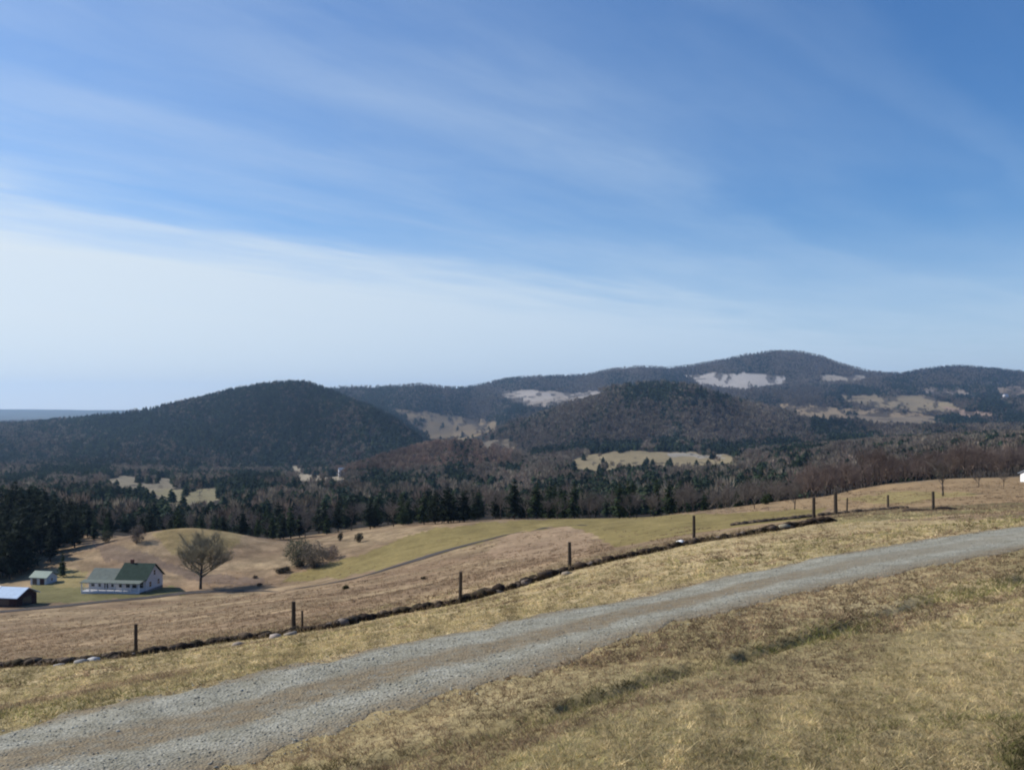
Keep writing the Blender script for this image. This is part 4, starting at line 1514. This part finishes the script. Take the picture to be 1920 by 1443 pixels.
ct = [far_con(k, 46) for k in range(3)]
bt = [far_bare(k + 9, 70, .035) for k in range(3)]
scatter('valley_woods', 'mixed woods filling the valley floor beyond the field-edge trees', 345, 1500, 1.0, 75, ct, bt, 401, (7.5, 12.5))
ct = [far_con(k + 30, 18) for k in range(3)]
bt = [far_bare(k + 39, 22, .07) for k in range(3)]
scatter('hill_woods', 'dark and brown woods covering the nearer hills', 1500, 3400, 3.2, 700, ct, bt, 402, (11, 17))
ct = [far_con(k + 50, 8) for k in range(3)]
bt = [far_bare(k + 59, 9, .12) for k in range(3)]
scatter('mountain_woods', 'bluish woods covering the distant mountain and ridges', 3400, 6300, 2.6, 6000, ct, bt, 403, (12, 18))

# ------------------------------------------------------------------ buildings
WHITE = simple('white_clapboard', (.62, .62, .66), 0.6, 0.08, 2, 0.3)
SHUT = simple('dark_window', (.03, .035, .045), 0.15, 0.2, 2, 0.6)
GROOF = simple('green_roof', (.030, .052, .040), 0.85, 0.25, 1.2, 0.08)
GROOF2 = simple('faded_green_roof', (.15, .172, .148), 0.8, 0.2, 1.2, 0.1)
LGROOF = simple('light_green_roof', (.13, .20, .16), 0.5, 0.15, 1.2, 0.3)
BROOF = simple('pale_blue_metal_roof', (.38, .50, .64), 0.4, 0.15, 0.8, 0.5)
WROOF = simple('white_metal_roof', (.72, .72, .74), 0.4, 0.08, 0.8, 0.5)
REDW = simple('dark_red_boards', (.045, .018, .018), 0.85, 0.3, 2)
BRICK = simple('chimney_brick', (.16, .07, .05), 0.9, 0.3, 8)
STONEF = simple('foundation', (.20, .19, .19), 0.9, 0.2, 4)
TRIM = simple('white_trim', (.70, .70, .72), 0.5, 0.05, 2)
GREYR = simple('grey_shingles', (.22, .25, .30), 0.6, 0.2, 2)


def window(parent, x, y, z, w_, h_, side='y', lit=None):
    """window on a wall facing -y (side 'y') or +x (side 'x'): frame with a recessed pane"""
    fr_ = MB()
    t_ = 0.09
    for (a0, a1, b0, b1) in ((-w_ / 2 - t_, w_ / 2 + t_, h_, h_ + t_), (-w_ / 2 - t_, w_ / 2 + t_, -t_, 0), (-w_ / 2 - t_, -w_ / 2, 0, h_), (w_ / 2, w_ / 2 + t_, 0, h_), (-w_ / 2, w_ / 2, h_ / 2 - .025, h_ / 2 + .025)):
        if side == 'y':
            fr_.box(x + a0, x + a1, y - .05, y - .002, z + b0, z + b1)
        else:
            fr_.box(x + .002, x + .05, y + a0, y + a1, z + b0, z + b1)
    f_ = fr_.build('window', TRIM, parent)
    pn = MB()
    if side == 'y':
        pn.box(x - w_ / 2, x + w_ / 2, y - .02, y - .003, z, z + h_)
    else:
        pn.box(x + .003, x + .02, y - w_ / 2, y + w_ / 2, z, z + h_)
    pn.build('pane', SHUT, f_)


# farmhouse
pf = spot(220, 1110, 120)
fh = empty('farmhouse', (pf.x, pf.y, pf.z), R(-7), .94)
X0, XM, X1 = -7.6, -0.2, 7.0
b_ = MB()
b_.gable_wall(XM, X1, 0, 7.6, 0.5, 3.0, 5.9)
b_.gable_wall(X0, XM - .003, 0.9, 6.6, 0.5, 2.6, 4.5)
wl = b_.build('wall', WHITE, fh)
b_ = MB()
b_.box(X0 - .05, X1 + .05, 0.05, 7.5, -1.6, 0.497)
b_.build('foundation', STONEF, fh)
b_ = MB()
b_.gable_roof(XM - .25, X1 + .35, -.45, 8.05, 2.85, 6.05, .16)
rf = b_.build('roof', GROOF, fh)
rf['label'] = 'dark green main roof'
b_ = MB()
b_.box(1.1, 1.75, 3.6, 4.2, 5.2, 7.0)
b_.build('chimney', BRICK, rf)
b_ = MB()
b_.gable_roof(X0 - .35, XM - .3, .5, 7.0, 2.5, 4.7, .16)
o = b_.build('roof', GROOF2, fh)
o['label'] = 'faded grey green roof of the lower wing'
# porch along the front: deck, skirt, posts, railing, lean-to roof
b_ = MB()
b_.box(X0, X1 - .4, -2.2, -.003, 0.38, 0.5)
po = b_.build('porch', TRIM, fh)
b_ = MB()
b_.box(X0 + .02, X1 - .42, -2.15, -2.08, -1.3, 0.375)
b_.build('skirt', WHITE, po)
for xp in np.linspace(X0 + .1, X1 - .5, 8):
    b_ = MB()
    b_.box(xp - .09, xp + .09, -2.15, -1.97, 0.5, 2.45)
    b_.build('porch_post', TRIM, po)
b_ = MB()
b_.box(X0 + .1, X1 - .5, -2.12, -2.05, 1.25, 1.33)
b_.box(X0 + .1, X1 - .5, -2.12, -2.05, .62, .68)
for xp in np.arange(X0 + .25, X1 - .5, .22):
    b_.box(xp, xp + .06, -2.10, -2.07, .68, 1.25)
b_.build('railing', TRIM, po)
b_ = MB()
z0_, z1_ = 2.45, 2.83
b_.add([(X0 - .2, -2.45, z0_), (X1 - .2, -2.45, z0_), (X1 - .2, -.47, z1_), (X0 - .2, -.47, z1_), (X0 - .2, -2.45, z0_ + .12), (X1 - .2, -2.45, z0_ + .12), (X1 - .2, -.47, z1_ + .12), (X0 - .2, -.47, z1_ + .12)],
       [(3, 2, 1, 0), (4, 5, 6, 7), (0, 1, 5, 4), (1, 2, 6, 5), (2, 3, 7, 6), (3, 0, 4, 7)])
b_.build('porch_roof', GROOF2, po)
for x_ in (.9, 2.6, 4.2, 5.9):
    window(fh, x_, 0, 1.15, 1.0, 1.35)
for x_ in (-6.6, -5.0, -1.6):
    window(fh, x_, .9, 1.05, .9, 1.2)
b_ = MB()
b_.box(-3.75, -2.85, .84, .897, .5, 2.5)
dr = b_.build('door', SHUT, fh)
for y_, z_ in ((1.9, 1.1), (5.6, 1.1), (3.8, 3.5)):
    window(fh, X1, y_, z_, .9, 1.2, 'x')
tag(fh, 'white farmhouse with a dark green roof and a lower faded wing, in the hollow', 'farmhouse')

# green-roofed little shed
ps = spot(72, 1096, 120)
sh = empty('shed', ps, R(-12), .85)
b_ = MB()
b_.gable_wall(-2.6, 2.6, 0, 4.2, -.8, 2.0, 3.3)
b_.build('wall', simple('shed_wall', (.42, .46, .50), 0.7, 0.15, 2), sh)
b_ = MB()
b_.gable_roof(-2.9, 2.9, -.35, 4.55, 1.92, 3.42, .12)
b_.build('roof', LGROOF, sh)
b_ = MB()
b_.box(-1.9, -.5, -.05, -.002, 0, 1.75)
b_.build('door', SHUT, sh)
b_ = MB()
b_.box(.5, 1.9, -.05, -.002, 0, 1.75)
b_.build('door', REDW, sh)
window(sh, 2.6, 2.1, .9, .7, .8, 'x')
tag(sh, 'small shed with a light green gable roof, left of the farmhouse', 'shed')

# dark shed with the pale metal roof, cut by the left edge
pb = spot(-6, 1137, 110)
bn = empty('barn', pb, R(-10))
b_ = MB()
b_.gable_wall(-7.5, 4.3, 0, 5.6, -1.5, 1.8, 3.1)
b_.build('wall', REDW, bn)
b_ = MB()
b_.gable_roof(-1.2, 4.8, -.5, 6.1, 1.75, 3.25, .12)
o = b_.build('roof', BROOF, bn)
o['label'] = 'pale blue metal half of the roof'
b_ = MB()
b_.gable_roof(-8, -1.25, -.5, 6.1, 1.85, 3.32, .12)
o = b_.build('roof', WROOF, bn)
o['label'] = 'white metal half of the roof'
for xa in (-3.4, 0.4):
    b_ = MB()
    b_.box(xa, xa + 2.4, -.06, -.002, -.3, 1.5)
    b_.build('door', SHUT, bn)
b_ = MB()
b_.box(4.302, 4.36, 1.6, 4.0, -.3, 1.5)
b_.build('door', SHUT, bn)
tag(bn, 'low dark barn with a pale blue and white metal roof at the left edge', 'barn')

# white building at the right edge
pw = spot(1922, 915, 120, 400)
pw = at(1980, 205)
wh = empty('white_house', (pw.x, pw.y, pw.z), R(4))
b_ = MB()
b_.gable_wall(-4.6, 7.5, 0, 6, -1.6, 1.5, 2.5)
b_.build('wall', simple('bright_white_wall', (.80, .80, .80), .5, .05, 2), wh)
b_ = MB()
b_.gable_roof(-5.0, 7.9, -.4, 6.4, 1.42, 2.65, .15)
b_.build('roof', GREYR, wh)
for x_ in (-2.2, 2.6, 5.4):
    window(wh, x_, 0, .1, .9, 1.1)
tag(wh, 'bright white house with a grey roof cut off by the right edge', 'house')

for px, y, lab in ((641, 1180, 'tiny white house far off in the valley beside a pale clearing'), (1888, 3600, 'tiny white house far off on the right-hand hillside')):
    p = at(px, y)
    k_ = 1.0 if y < 2000 else 2.2
    e = empty('distant_house', (p.x, p.y, p.z + (6 if y < 2000 else 10)), .3, k_)
    b_ = MB()
    b_.gable_wall(-4, 4, 0, 6, -12, 3, 5)
    b_.build('wall', WHITE, e)
    b_ = MB()
    b_.gable_roof(-4.4, 4.4, -.4, 6.4, 2.9, 5.15, .2)
    b_.build('roof', GREYR, e)
    tag(e, lab, 'house')

# ------------------------------------------------------------------ the air
hz = MB()
hz.box(-16500, 16500, -16500, 16500, -560, 520)
ho = hz.mesh('haze')
m = bpy.data.materials.new('haze_air')
m.use_nodes = True
m.node_tree.nodes.clear()
h = N(m.node_tree)
pv = h.new('ShaderNodeVolumePrincipled')
pv.inputs['Color'].default_value = (.42, .66, 1.0, 1)
pv.inputs['Density'].default_value = 5.2e-5
pv.inputs['Anisotropy'].default_value = 0.3
om = h.new('ShaderNodeOutputMaterial')
h.link(pv.outputs[0], om.inputs['Volume'])
tag(put('haze', ho, m), kind='stuff')
